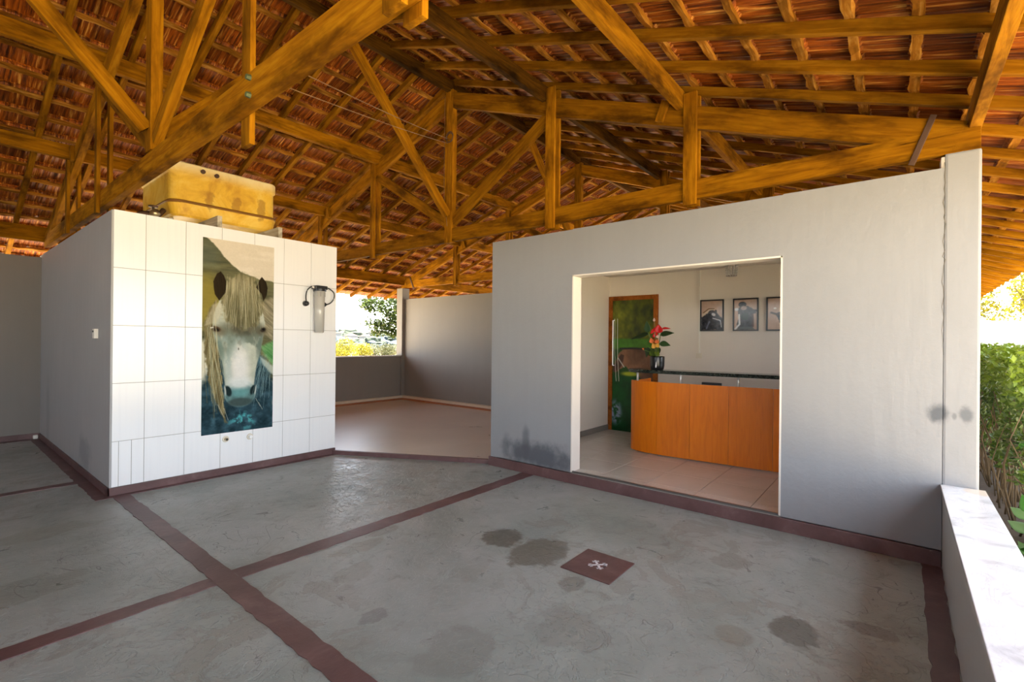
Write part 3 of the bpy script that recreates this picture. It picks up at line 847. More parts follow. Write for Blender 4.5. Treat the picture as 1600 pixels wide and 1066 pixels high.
vb = link('valve_body', to_mesh(bm, 'valve_body', True), 'brass', pv)
bm = bmesh.new(); cyl(bm, (1.45, 5.76, 2.69), (1.45, 5.76, 2.705), 0.04, 0.04, 14)
link('valve_wheel', to_mesh(bm, 'valve_wheel'), 'iron', vb)

# ------------------------------------------------------------------ annex
poly = [(3.20, 5.39), (4.12, 3.65), (4.2, 3.55), (7.25, 3.55), (7.25, 9.2), (3.20, 9.2)]
struct(prism('floor_annex', poly, -0.2, 0.045, 'annex_floor'))
struct(prism('trim_1', [(3.178, 5.378), (4.098, 3.638), (4.135, 3.655), (3.213, 5.397)], 0.0, 0.049, 'red_cement'))
ar = struct(box('wall_annex_right', (7.10, 3.6, 0), (7.25, 8.98, 2.35), 'dark_grey_plaster'))
struct(box('wall_annex_low', (3.22, 9.0, 0), (7.1, 9.14, 1.03), 'dark_grey_plaster'))
struct(box('trim_2', (3.22, 8.985, 1.03), (7.02, 9.155, 1.05), 'white_plaster', None, 0.003))
struct(box('wall_annex_post', (7.02, 8.96, 0), (7.22, 9.16, 2.60), 'dark_grey_plaster', None, 0.006))
struct(boxes('trim_3', [((3.22, 8.84, 0.045), (7.1, 9.0, 0.075)), ((6.94, 3.6, 0.045), (7.1, 8.84, 0.075))], 'curb_orange'))
struct(boxes('trim_4', [((3.22, 8.91, 0.075), (7.1, 9.0, 0.125)), ((7.01, 3.6, 0.075), (7.1, 8.91, 0.125))], 'curb_beige'))

# ------------------------------------------------------------------ reception wall and room
XR = 4.08; YA, YB = 0.698, 2.542; ZO = 2.062; TH = 0.15
wr = struct(boxes('wall_reception', [((XR, YB, 0), (XR+TH, 3.60, 2.515)), ((XR, -0.205, 0), (XR+TH, YA, 2.525)), ((XR, YA, ZO), (XR+TH, YB, 2.52)), ((XR, YA, 0), (XR+TH, YB, 0.095))], 'reception_plaster'))
pil = struct(box('wall_pillar', (XR+0.001, -0.375, 0), (XR+0.20, -0.2055, 2.615), 'reception_plaster', None, 0.014))
# rough mortar cap on top of the pillar
bm = bmesh.new()
bmesh.ops.create_grid(bm, x_segments=8, y_segments=10, size=0.5)
for v in bm.verts:
    v.co = Vector((XR+0.1+v.co.x*0.185, -0.29+v.co.y*0.16, 2.612+random.uniform(0, 0.022)))
link('mortar_cap', to_mesh(bm, 'mortar_cap'), 'white_plaster', pil)
box('mortar_lump', (XR+0.01, -0.222, 2.52), (XR+0.12, -0.186, 2.60), 'white_plaster', pil, 0.012)
# crack between pillar and wall
pts = []
z = 2.56; y = -0.204
while z > 1.30:
    pts.append((y, z)); z -= random.uniform(0.02, 0.06); y = -0.204+random.uniform(-0.008, 0.008)
vs_, fs = [], []
for i, (y, z) in enumerate(pts):
    w = 0.0019*(1-0.75*i/len(pts))+random.uniform(0, 0.0008); vs_ += [(XR-0.0012, y-w, z), (XR-0.0012, y+w, z)]
for i in range(len(pts)-1): fs.append((2*i, 2*i+1, 2*i+3, 2*i+2))
pymesh('crack', vs_, fs, 'crack', wr)
struct(boxes('baseboard_reception', [((XR-0.022, -0.205, 0), (XR+0.001, 3.615, 0.10))], 'red_cement', None, 0.004))
struct(boxes('trim_5', [((XR-0.002, YB-0.012, ZF), (XR+TH+0.002, YB+0.001, ZO)), ((XR-0.002, YA-0.001, ZF), (XR+TH+0.002, YA+0.012, ZO)), ((XR-0.002, YA, ZO-0.012), (XR+TH+0.002, YB, ZO+0.001))], 'white_plaster'))
struct(box('trim_6', (XR+0.005, YA+0.012, 0.1), (XR+0.028, YB-0.012, ZF+0.009), 'metal_rail'))
XB, YS = 6.46, 3.375                     # back and side wall of the room
fr = struct(box('floor_reception', (XR+0.0, -0.3, -0.1), (XB+0.15, 3.5, ZF-0.006), 'grout'))
gx = [XR+0.03]; gy = [YS]
x = 4.25
while x < XB: gx.append(x); x += 0.45
gx.append(XB)
y = 2.70+0.45
while y > -0.2: gy.append(y); y -= 0.447
gy.append(-0.2)
for i in range(len(gx)-1):
    for j in range(len(gy)-1):
        box('floor_tile', (gx[i]+0.003, gy[j+1]+0.003, ZF-0.008), (gx[i+1]-0.003, gy[j]-0.003, ZF), 'floor_tile', fr)
struct(box('wall_reception_back', (XB, -0.375, 0), (XB+0.14, 3.6, 2.52), 'white_plaster'))
struct(box('wall_reception_side', (XR+TH, YS, 0), (XB, 3.6, 2.515), 'white_plaster'))
struct(boxes('wall_reception_right', [((XR+0.2, -0.375, 0), (XB, -0.21, 1.0)), ((XR+0.2, -0.375, 2.2), (XB, -0.21, 2.5)), ((XR+0.2, -0.375, 1.0), (5.2, -0.21, 2.2)), ((6.0, -0.375, 1.0), (XB, -0.21, 2.2))], 'white_plaster'))
struct(box('ceiling', (XR+TH, -0.21, 2.36), (XB, YS, 2.46), 'white_plaster'))
struct(box('baseboard_reception_side', (XR+TH, YS-0.012, ZF), (XB, YS+0.001, ZF+0.075), 'dark_grey_plaster'))
struct(box('baseboard_reception_back', (XB-0.012, -0.2, ZF), (XB+0.001, 2.62, ZF+0.075), 'dark_grey_plaster'))
w1 = struct(boxes('added_window_1', [((5.2, -0.33, 1.0), (5.25, -0.28, 2.2)), ((5.95, -0.33, 1.0), (6.0, -0.28, 2.2)), ((5.25, -0.33, 1.0), (5.95, -0.28, 1.05)), ((5.25, -0.33, 2.15), (5.95, -0.28, 2.2)), ((5.58, -0.33, 1.05), (5.62, -0.28, 2.15))], 'white_plastic'))  # unseen window, added to let more daylight into the room

# door with a printed picture
d1 = struct(boxes('door_1', [((XB-0.03, 3.31, ZF), (XB+0.001, 3.372, 2.07)), ((XB-0.03, 2.622, ZF), (XB+0.001, 2.684, 2.07)), ((XB-0.03, 2.684, 2.008), (XB+0.001, 3.31, 2.07))], 'frame_wood'))
def paint_door():
    W, H = 0.626, 1.898
    cv = Canvas(W, H, 90, 250)
    X, Y, U, V = cv.X, cv.Y, cv.U, cv.V
    n1 = vnoise(X*14, Y*10, 5)[..., None]; n2 = vnoise(X*5, Y*4, 8)[..., None]
    cv.c[:] = rgb(74, 82, 14)+(n1-0.5)*rgb(70, 70, 30)+(n2-0.5)*rgb(120, 110, 30)
    g = smooth(0.262, 0.272, V/1.0*0.9)
    cv.put(smooth(0.285, 0.30, V), np.array(rgb(62, 116, 24))+(n1-0.5)*rgb(30, 50, 20))
    cv.put(smooth(0.36, 0.385, V), np.array(rgb(34, 70, 22))+(n1-0.5)*rgb(30, 40, 20))
    cv.put(smooth(0.55, 0.60, V), np.array(rgb(16, 78, 28))+(n1-0.5)*rgb(16, 40, 20))
    cv.put(smooth(0.72, 1.0, V)*0.6, rgb(8, 48, 20))
    q = lambda u, v: (u*W, v*H)
    horse = [q(0.02, .50), q(0.10, .46), (0.17*W, .405*H), (0.26*W, .375*H), (0.5*W, .37*H), (0.8*W, .365*H), (1.02*W, .375*H), (1.02*W, .72*H), (0.80*W, .70*H), (0.72*W, .60*H), (0.60*W, .545*H), (0.42*W, .53*H), (0.33*W, .50*H), (0.20*W, .525*H), (0.08*W, .555*H), (0.02*W, .545*H)]
    cv.put(cv.poly(horse, 0.006, 0.02, 20), np.array(rgb(112, 78, 56))+(n2-0.5)*rgb(90, 66, 50)+(n1-0.5)*rgb(30, 24, 20))
    cv.put(cv.poly([q(.02, .50), q(.14, .45), q(.22, .41), q(.30, .42), q(.24, .50), q(.10, .55), q(.02, .545)], 0.006, 0.015, 22)*0.8, rgb(64, 44, 34))
    cv.put(cv.line([q(.20, .37), q(.5, .365), q(1, .37)], 0.012), rgb(28, 22, 20))
    cv.put(cv.line([q(.14, .44), q(.30, .51)], 0.007), rgb(186, 180, 170))
    cv.put(cv.line([q(.08, .48), q(.17, .53)], 0.005), rgb(26, 24, 24))
    cv.put(cv.ell(0.45*W, .56*H, .20*W, .016*H, .5), rgb(170, 180, 40))
    cv.put(cv.ell(0.09*W, .86*H, .15*W, .085*H, .5)*smooth(.3, .6, vnoise(X*22, Y*22, 12)), rgb(130, 146, 170))
    for u in (.05, .12):
        cv.put(cv.line([q(u, .14), q(u+.01, .42), q(u+.05, .62)], 0.004)*0.9, rgb(220, 220, 200))
    return cv
cvd = paint_door()
dlf = box('door_leaf', (XB-0.016, 2.684, ZF+0.005), (XB+0.0, 3.31, 2.008), 'frame_wood', d1)
dl = cvd.sheet('door_picture', (XB-0.0165, 3.31, 2.008), (0, -1, 0), (0, 0, -1), (-1, 0, 0), 0.002, 'printed_photo', dlf)
dl['label'] = 'printed picture of a brown horse in a green field covering the door'
bm = bmesh.new(); tube(bm, [(XB-0.02, 3.285, 1.06), (XB-0.06, 3.285, 1.06), (XB-0.06, 3.285, 1.72), (XB-0.02, 3.285, 1.72)], 0.009, 8)
link('door_handle', to_mesh(bm, 'door_handle'), 'chrome', dlf)

# framed photographs
def paint_pic(kind):
    W, H = 0.262, 0.373
    cv = Canvas(W, H, 48, 66)
    X, Y = cv.X, cv.Y; n = vnoise(X*40, Y*40, 3+kind)[..., None]
    q = lambda u, v: (u*W, v*H)
    cv.c[:] = rgb(186, 158, 140)+(n-0.5)*0.06
    dark = np.array(rgb(44, 44, 50))+(n-0.5)*rgb(90, 90, 96)
    if kind == 0:
        cv.put(cv.poly([q(0, .55), q(.25, .38), q(.5, .30), q(.68, .36), q(.86, .52), q(1, .62), q(1, 1), q(0, 1)], 0.006, 0.02, 30), dark)
        cv.put(cv.poly([q(.02, .46), q(.2, .32), q(.5, .25), q(.66, .3), q(.4, .34), q(.05, .56)], 0.006, 0.02, 40), rgb(206, 190, 170))
        cv.put(cv.line([q(.1, .40), q(.35, .27), q(.6, .27)], 0.006), rgb(110, 78, 50))
        cv.put(cv.ell(.58*W, .47*H, .10*W, .05*H, .3, 30), rgb(196, 196, 206))
        cv.put(cv.ell(.68*W, .36*H, .05*W, .05*H, .3), rgb(24, 24, 26))
        cv.put(cv.line([q(.55, .60), q(.9, .68), q(.95, .9)], 0.005), rgb(200, 200, 204))
        cv.put(cv.line([q(.25, .95), q(.38, .72)], 0.010)*.6, rgb(150, 160, 190))
    elif kind == 1:
        cv.put(cv.poly([q(.15, .3), q(.3, .2), q(.6, .22), q(.9, .34), q(.95, .45), q(.78, .5), q(.82, .9), q(.65, 1), q(.3, 1), q(.1, .9), q(.2, .6)], 0.006, 0.02, 30), dark)
        cv.put(cv.ell(.36*W, .16*H, .17*W, .09*H, .15), rgb(24, 24, 26))
        cv.put(cv.ell(.42*W, .28*H, .14*W, .07*H, .3), rgb(176, 156, 146))
        cv.put(cv.ell(.10*W, .32*H, .09*W, .05*H, .3), rgb(220, 220, 224))
        cv.put(cv.ell(.48*W, .56*H, .16*W, .12*H, .3), rgb(26, 46, 36))
        cv.put(cv.line([q(.22, .5), q(.24, .82), q(.05, .98)], 0.010), rgb(220, 222, 224))
        cv.put(cv.line([q(.6, .33), q(.98, .38)], 0.010), rgb(36, 30, 30))
        cv.put(cv.line([q(.80, .5), q(.82, .88)], 0.012), rgb(60, 40, 36))
        cv.put(cv.poly([q(.2, .9), q(.8, .9), q(.9, 1), q(.1, 1)], 0.01), rgb(86, 92, 92))
    else:
        cv.put(cv.poly([q(.32, .5), q(.55, .45), q(.75, .3), q(1, .25), q(1, 1), q(.7, .95), q(.5, .78), q(.4, .62)], 0.006, 0.02, 30), dark)
        cv.put(cv.line([q(.15, .46), q(.32, .5), q(.5, .52)], 0.010), rgb(60, 36, 24))
        cv.put(cv.ell(.3*W, .32*H, .06*W, .025*H, .5), rgb(230, 226, 220))
        cv.put(cv.ell(.66*W, .5*H, .09*W, .04*H, .4, 40), rgb(190, 196, 206))
    return cv
for k, (y1, lab) in enumerate(((2.052, 'black framed photo of a dark horse with pale mane beside the wall conduit'), (1.650, 'black framed photo of a rider in a dark cap'), (1.272, 'black framed photo partly hidden by the edge of the wall opening'))):
    e = empty('picture_frame', (XB-0.02, y1-0.15, 1.555)); tag(e, lab, 'picture', 'framed photos on the reception wall')
    y0 = y1-0.292; z0, z1 = 1.555, 1.962
    pf = boxes('frame', [((XB-0.022, y0, z0), (XB, y0+0.016, z1)), ((XB-0.022, y1-0.016, z0), (XB, y1, z1)), ((XB-0.022, y0+0.016, z0), (XB, y1-0.016, z0+0.017)), ((XB-0.022, y0+0.016, z1-0.017), (XB, y1-0.016, z1))], 'black_plastic', e)
    paint_pic(k).sheet('photo', (XB-0.008, y1-0.015, z1-0.017), (0, -1, 0), (0, 0, -1), (-1, 0, 0), 0.004, 'printed_photo', pf)
cn = empty('wall_conduit', (XB-0.01, 2.062, 1.2)); tag(cn, 'thin white cable duct running down to a socket on the reception wall', 'conduit')
box('duct', (XB-0.014, 2.054, 1.268), (XB, 2.072, 2.36), 'white_plastic', cn, 0.002)
box('socket_box', (XB-0.03, 2.025, 1.2), (XB, 2.10, 1.268), 'cream_plastic', cn, 0.004)
# ceiling crystal lamp
lm = empty('crystal_lamp', (5.6, 1.452, 2.36)); tag(lm, 'small crystal ceiling lamp in the reception', 'ceiling lamp')
bm = bmesh.new(); cyl(bm, (5.6, 1.452, 2.335), (5.6, 1.452, 2.362), 0.078, 0.078, 24)
link('canopy', to_mesh(bm, 'canopy'), 'chrome', lm)
for k in range(12):
    t = 2*math.pi*k/12
    bm = bmesh.new()
    for j in range(7):
        r = 0.068*(1-0.05*j)
        m = Matrix.Translation((5.6+r*math.cos(t), 1.452+r*math.sin(t), 2.32-0.029*j))
        bmesh.ops.create_icosphere(bm, subdivisions=1, radius=0.0135, matrix=m)
    link('crystal_strand', to_mesh(bm, 'crystal_strand'), 'crystal', lm)
bm = bmesh.new(); ring = [(5.6+0.05*math.cos(t), 1.452+0.05*math.sin(t), 2.14) for t in [2*math.pi*i/24 for i in range(25)]]
tube(bm, ring, 0.004, 6); link('lower_ring', to_mesh(bm, 'lower_ring'), 'iron', lm)
bm = bmesh.new(); bmesh.ops.create_uvsphere(bm, u_segments=12, v_segments=8, radius=0.03, matrix=Matrix.Translation((5.6, 1.452, 2.27)))
link('bulb', to_mesh(bm, 'bulb', True), 'white_plastic', lm)

# reception counter
ct = empty('reception_counter', (5.5, 1.5, ZF)); tag(ct, 'orange wooden reception counter with raised dark granite shelf', 'counter')
front = [Vector(p).to_3d() for p in ((5.43, 2.535), (5.375, 2.46), (5.333, 2.33), (5.318, 2.172), (5.322, 1.98), (5.330, 1.80), (5.343, 1.60), (5.355, 1.405), (5.370, 1.17), (5.39, 0.93), (5.42, 0.66), (5.47, 0.35))]
fc = smooth_curve(front, 4)
def panel(i0, i1, gap):
    seg = fc[i0:i1+1]; bm = bmesh.new(); rows = []
    n = len(seg)
    for k, p in enumerate(seg):
        t = (seg[min(k+1, n-1)]-seg[max(k-1, 0)]).normalized(); nn = Vector((-t.y, t.x, 0))
        if nn.x < 0: nn = -nn
        q0 = p.copy()
        if k == 0: q0 += t*gap
        if k == n-1: q0 -= t*gap
        a, b = q0, q0+nn*0.022
        rows.append([bm.verts.new((a.x, a.y, ZF+0.012)), bm.verts.new((a.x, a.y, 0.948)), bm.verts.new((b.x, b.y, 0.948)), bm.verts.new((b.x, b.y, ZF+0.012))])
    for a, b in zip(rows, rows[1:]):
        for k in range(4): bm.faces.new((a[k], a[(k+1) % 4], b[(k+1) % 4], b[k]))
    bm.faces.new(rows[0][::-1]); bm.faces.new(rows[-1])
    bmesh.ops.recalc_face_normals(bm, faces=bm.faces[:])
    # long axis of the grain is vertical: store the panel turned so local X is up
    R_ = Matrix.Rotation(-math.pi/2, 4, 'Y')
    bmesh.ops.transform(bm, matrix=R_.inverted(), verts=bm.verts)
    return link('front_panel', to_mesh(bm, 'front_panel'), 'counter_wood', ct, R_)
ys = [2.54, 2.172, 1.80, 1.405, 1.02, 0.66, 0.35]
idx = [0]
for yy in ys[1:]: idx.append(min(range(len(fc)), key=lambda i: abs(fc[i].y-yy)))
for a, b in zip(idx, idx[1:]): panel(a, b, 0.0015)
beam('end_panel', (5.44, 2.528, 0.53), (5.98, 2.528, 0.53), 0.02, 0.82, 'counter_wood', ct)
box('desk_top', (5.46, 0.36, 0.80), (6.0, 2.517, 0.825), 'counter_wood', ct)
bm = bmesh.new()
gl = []
gf = [p for p in fc if p.y > 0.36]
for p in gf:
    gl.append([bm.verts.new((p.x-0.075, p.y, 1.05)), bm.verts.new((p.x-0.075, p.y, 1.088)), bm.verts.new((p.x+0.21, p.y, 1.088)), bm.verts.new((p.x+0.21, p.y, 1.05))])
for a, b in zip(gl, gl[1:]):
    for k in range(4): bm.faces.new((a[k], a[(k+1) % 4], b[(k+1) % 4], b[k]))
bm.faces.new(gl[0][::-1]); bm.faces.new(gl[-1]); bmesh.ops.recalc_face_normals(bm, faces=bm.faces[:])
gsh = link('granite_shelf', to_mesh(bm, 'granite_shelf'), 'granite', ct)
for y in (2.43, 1.905, 1.315, 0.72):
    p = min(fc, key=lambda q: abs(q.y-y))
    bm = bmesh.new(); cyl(bm, (p.x+0.013, y, 0.946), (p.x+0.013, y, 1.052), 0.0125, 0.0125, 16)
    link('shelf_post', to_mesh(bm, 'shelf_post', True), 'chrome', gsh)
dv = empty('desk_monitor', (5.8, 1.71, 0.825)); tag(dv, 'low black device just showing over the wooden counter front', 'device')
box('screen', (5.79, 1.60, 0.838), (5.82, 1.82, 0.942), 'black_plastic', dv, 0.004)
box('foot', (5.74, 1.65, 0.825), (5.87, 1.77, 0.842), 'black_plastic', dv, 0.003)

# anthurium in a black pot on the granite
px_, py_, pz_ = 5.36, 2.185, 1.088
an = empty('potted_anthurium', (px_, py_, pz_)); tag(an, 'red anthurium in a black pot on the granite counter shelf', 'potted plant')
bm = bmesh.new()
prof = [(0.062, 0), (0.074, 0.012), (0.080, 0.05), (0.081, 0.145), (0.078, 0.155), (0.070, 0.150), (0.068, 0.12)]
rings = [[bm.verts.new((px_+r*math.cos(t), py_+r*math.sin(t), pz_+z)) for t in [2*math.pi*i/28 for i in range(28)]] for r, z in prof]
for a, b in zip(rings, rings[1:]):
    for i in range(28): bm.faces.new((a[i], a[(i+1) % 28], b[(i+1) % 28], b[i]))
bm.faces.new(rings[0][::-1]); bm.faces.new(rings[-1])
pot_ = link('pot', to_mesh(bm, 'pot', True), 'black_plastic', an)
bm = bmesh.new()
tvx = [(-0.012, 0.045), (0.006, 0.10), (0.016, 0.05), (0.012, 0.03), (-0.01, 0.025)]
bm.faces.new([bm.verts.new((px_-0.0815*math.cos(0.2+a*6), py_-0.0815*math.sin(0.2+a*6), pz_+z)) for a, z in tvx])
link('pot_highlight', to_mesh(bm, 'pot_highlight'), 'emblem_white', pot_)  # white highlight on the pot, put on as a flat patch
def leaf(name, base, tip, width, mat, sag=0.02, cup=0.15, twist=(0, 0, 1), parent=None, heart=True):
    base, tip = Vector(base), Vector(tip); d = tip-base; Ln = d.length; x = d/Ln
    side = x.cross(Vector(twist)).normalized(); up = side.cross(x)
    n = 9; vs_, fs = [], []
    for i in range(n):
        t = i/(n-1)
        w = width*(math.sin(math.pi*min(1, t**0.62*0.98+0.02)))*(1.0 if not heart else 1.0)
        if heart and t < 0.2: w = max(w, width*0.55*(t/0.2)**0.4 if t > 0 else width*0.25)
        c = base+d*t-Vector((0, 0, sag*math.sin(math.pi*t)))*-1*1.0
        c = c-Vector((0, 0, sag*1.2*t*t))
        for s in (-1, -0.5, 0, 0.5, 1):
            vs_.append(c+side*w*0.5*s+up*abs(s)*cup*w*0.5)
    for i in range(n-1):
        for k in range(4): fs.append((5*i+k, 5*i+k+1, 5*i+k+6, 5*i+k+5))
    o = pymesh(name, vs_, fs, mat, parent, True, tint=[random.random()]*len(vs_))
    m = o.modifiers.new('thick', 'SOLIDIFY'); m.thickness = 0.0012
    return o
def an_pt(px, py, x=px_):                # picture point -> place in the plant's plane
    d = CR*((px-800)/F_PX)+CU*(-(py-533)/F_PX)+CF
    return Vector((0, 0, CAM_H))+d*(x/d.x)
def PT(u, v, dx=0.0): return an_pt(980+u/8.885, 480+v/8.885, px_+dx)
stembase = Vector((px_, py_, pz_+0.13))
def stem(p):
    bm = bmesh.new(); m = (Vector(stembase)+Vector(p))/2+Vector((0, 0, 0.02))
    tube(bm, smooth_curve([stembase+Vector((random.uniform(-.02, .02), random.uniform(-.02, .02), 0)), m, p], 5), 0.0035, 6)
    link('stem', to_mesh(bm, 'stem', True), 'stem_green', an)
for a, b, w, tw in (((285, 350), (270, 190), 0.085, (-1, 0, .2)), ((300, 370), (45, 448), 0.085, (-.7, 0, .7)), ((460, 380), (655, 358), 0.075, (-.8, 0, .5)), ((455, 500), (605, 535), 0.075, (-.8, 0, .5)), ((300, 560), (265, 700), 0.07, (-1, 0, .2)), ((430, 560), (440, 660), 0.06, (-1, 0, .2)), ((380, 570), (330, 690), 0.06, (-1, .2, .3))):
    p, q_ = PT(*a), PT(*b)
    leaf('leaf', p, q_, w, 'dark_leaf', 0.0, 0.2, tw, an); stem(p)
for a, b, w, mt, tw, dx in (((435, 360), (440, 240), 0.115, 'petal_red', (-1, 0, .4), -.03), ((380, 340), (345, 310), 0.10, 'petal_red', (-1, 0, .3), -.04), ((480, 300), (605, 298), 0.045, 'petal_red', (-.6, 0, .8), -.02), ((400, 420), (380, 350), 0.07, 'petal_red', (-1, 0, .2), -.02),
                            ((345, 500), (330, 425), 0.055, 'petal_orange', (-1, 0, .2), -.04), ((410, 505), (425, 440), 0.055, 'petal_orange', (-1, 0, .2), -.04), ((385, 570), (350, 500), 0.06, 'petal_yellow', (-1, 0, .2), -.04), ((410, 560), (430, 500), 0.06, 'petal_yellow', (-1, 0, .2), -.045),
                            ((375, 200), (375, 148), 0.03, 'petal_pink', (-1, 0, .2), -.02), ((215, 590), (232, 570), 0.03, 'petal_orange', (-1, 0, .2), -.03), ((420, 430), (430, 385), 0.04, 'petal_pink', (-1, 0, .2), -.045)):
    p = PT(*a, dx)
    leaf('spathe', p, PT(*b, dx), w, mt, 0.0, 0.3, tw, an); stem(p)
for u, v in ((330, 640), (360, 620), (400, 640), (430, 640), (380, 660), (345, 600), (415, 600)):
    leaf('leaf', PT(u, v+40, -.01), PT(u+random.uniform(-30, 30), v-30, -.03), 0.04, 'hedge_leaf', 0, .2, (-1, 0, .3), an)

# ------------------------------------------------------------------ low wall with marble top
lw = struct(box('wall_low', (-9.3, -0.385, -0.2), (XR, -0.208, 0.494), 'grey_plaster'))
gxm = [-9.3, -6.5, -4.2, -1.9, 0.4, XR+0.0]
for a, b in zip(gxm, gxm[1:]):
    box('marble_slab', (a+0.001, -0.403, 0.494), (b-0.001, -0.198, 0.521), 'marble', lw, 0.003)

# ------------------------------------------------------------------ roof trusses
def rail(y, off): return L(y)+off
def truss(x0, label, skip_front=()):
    e = empty('roof_truss', (x0, YR, 2.61)); tag(e, label, 'roof truss', None)
    bc_ = beam('bottom_chord', (x0, -0.37, 2.69), (x0, 9.03, 2.69), 0.06, 0.16, 'truss_wood', e)
    th = 0.18
    for s, ye in ((-1, -0.28), (1, 8.94)):
        off = th/2/CS
        beam('top_chord', (x0, ye, L(ye)-off), (x0, YR+s*0.01, L(YR)-off), 0.06, th, 'truss_wood', e)
    beam('king_post', (x0, YR, 2.775 if skip_front else 2.60), (x0, YR, ZA+0.02), 0.13, 0.075, 'truss_wood', e, up=(1, 0, 0))
    for y in (2.81, 1.39, 5.87, 7.30):
        w = 0.11 if y < YR else 0.09
        for sx in (-1, 1):
            if sx == -1 and y in skip_front: continue
            beam('post', (x0+sx*0.046, y, 2.56-(0.10 if y in skip_front else 0)), (x0+sx*0.046, y, L(y)+0.10), w, 0.030, 'truss_wood', e, up=(1, 0, 0))
    for y in (2.86, 5.82):
        s = 1 if y > YR else -1
        beam('strut', (x0, y, L(y)-0.19), (x0, YR+s*0.06, 2.86), 0.055, 0.12, 'truss_wood', e)
    for y in (1.66, 7.03):
        yb = y+(-0.06 if y < YR else 0.06)
        beam('cleat', (x0-0.05, y, L(y)-0.17), (x0-0.05, yb, L(yb)+0.02), 0.035, 0.07, 'truss_wood', e)
    CH[x0] = bc_
    return e
CH = {}
t1 = truss(TX[0], 'nearest timber roof truss resting on the grey wall of the tiled block', (2.81,))
t2 = truss(TX[1], 'timber roof truss above the grey reception wall')
t3 = truss(TX[2], 'far timber roof truss over the annex end wall')
for y, z in ((2.60, 2.735), (2.60, 2.645)):
    bm = bmesh.new(); cyl(bm, (TX[0]-0.03, y, z), (TX[0]-0.052, y, z), 0.016, 0.013, 6)
    link('bolt', to_mesh(bm, 'bolt'), 'bolt_green', CH[TX[0]])
def strap(parent, x, a, b, w=0.035):
    o = beam('iron_strap', (x, a[0], a[1]), (x, b[0], b[1]), 0.012, w, 'iron', parent)
    o['label'] = 'rusty iron strap'
strap(CH[TX[1]], TX[1]-0.036, (-0.15, 2.875), (-0.04, 2.575))
strap(CH[TX[2]], TX[2]-0.036, (8.78, 2.84), (8.65, 2.56))
# longitudinal braces from king post to ridge
for x0, s, lab in ((TX[0], -1, 'sloping timber brace from the nearest king post towards the open end of the ridge'), (TX[0], 1, 'sloping timber brace from the nearest king post up to the ridge above the tiled block'),
                   (TX[1], -1, 'long sloping timber brace from the middle king post up to the ridge beside the wires'), (TX[2], -1, 'sloping timber brace from the far king post up to the ridge')):
    tag(beam('roof_brace', (x0+s*0.05, YR, 2.93), (x0+s*1.42, YR, 4.44), 0.06, 0.10, 'truss_wood'), lab, 'brace')
# wires
wr_ = []
for k, (a, b) in enumerate((((TX[0]+0.035, 2.28, 2.70), (TX[1]-0.045, YR-0.02, 3.86)), ((TX[0]+0.035, 2.40, 2.66), (TX[1]-0.045, YR+0.01, 3.82)))):
    a, b = Vector(a), Vector(b); pts = [a.lerp(b, i/16)-Vector((0, 0, 0.015*math.sin(math.pi*i/16))) for i in range(17)]
    bm = bmesh.new(); tube(bm, pts, 0.0028, 6)
    tag(link('electric_wire', to_mesh(bm, 'electric_wire', True), 'wire'), ('upper' if k == 0 else 'lower')+' of two thin wires strung between the trusses', 'wire', 'wires between the trusses')
wc = empty('hanging_wire', (TX[1]-0.05, YR, 2.9)); tag(wc, 'coiled ring and pale cord hanging on the middle king post', 'cord')
for r, z in ((0.062, 3.885), (0.055, 3.875)):
    bm = bmesh.new(); tube(bm, [(TX[1]-0.05-0.004*(r > .06), YR-0.03+r*math.cos(t), z+r*math.sin(t)) for t in [2*math.pi*i/24 for i in range(25)]], 0.005, 6)
    link('coil', to_mesh(bm, 'coil', True), 'iron', wc)
bm = bmesh.new(); tube(bm, smooth_curve([(TX[1]-0.048, YR+0.06, 4.4), (TX[1]-0.048, YR+0.065, 3.8), (TX[1]-0.048, YR+0.06, 3.2), (TX[1]-0.05, YR+0.03, 3.0), (TX[1]-0.05, YR+0.0, 2.80)], 5), 0.003, 5)
link('cord', to_mesh(bm, 'cord', True), 'wire', wc)

# ------------------------------------------------------------------ roof: purlins, rafters, battens, tiles
roof = struct(empty('roof', (0, YR, 2.5)))
def purlin(y, off=0.03, h=0.15, w=0.06, x0=XW0, x1=XW1, mat='truss_wood'):
    zc = L(y)+off
    s = -1 if y > YR else 1
    joints = [x0, TX[0], TX[1], TX[2], x1]
    for a, b in zip(joints, joints[1:]):
        beam('purlin', (a+0.002, y, zc), (b-0.002, y, zc), w, h, mat, roof)
for y in (1.48, 5.78, 7.21): purlin(y)
purlin(2.90, mat='dark_wood')
purlin(-0.345, 0.035, 0.14, 0.06); purlin(9.03, 0.005, 0.20, 0.06)
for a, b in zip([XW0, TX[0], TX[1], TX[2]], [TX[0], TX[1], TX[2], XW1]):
    beam('ridge_beam', (a+0.002, YR, ZA+0.07), (b-0.002, YR, ZA+0.07), 0.06, 0.14, 'dark_wood', roof)
rw, rh = 0.05, 0.07
x = 3.2-0.48*25
while x < XW1:
    for s, ye in ((-1, EAVE_R), (1, EAVE_L)):
        xx = x+random.uniform(-0.015, 0.015)
        o_ = 0.11+rh/2/CS
        beam('rafter', (xx, ye, L(ye)+o_), (xx, YR-s*0.0, L(YR)+o_), rw, rh, 'rafter_wood', roof)
    x += 0.48
BP = 0.2855                              # batten pitch in plan
nb = 22
def zb(y): return L(y)+0.11+rh/CS
for s in (-1, 1):
    for k in range(nb):
        y = YR+s*(0.10+BP*k)
        if (s == -1 and y < EAVE_R) or (s == 1 and y > EAVE_L): break
        for a, b in ((XW0, 3.9), (3.9, 9.0), (9.0, XW1)):
            beam('batten', (a, y, zb(y)+0.009), (b, y, zb(y)+0.009), 0.05, 0.024, 'batten_wood', roof, up=(0, s*SL, 1), rough=0.0075, seg=int((b-a)/0.075))
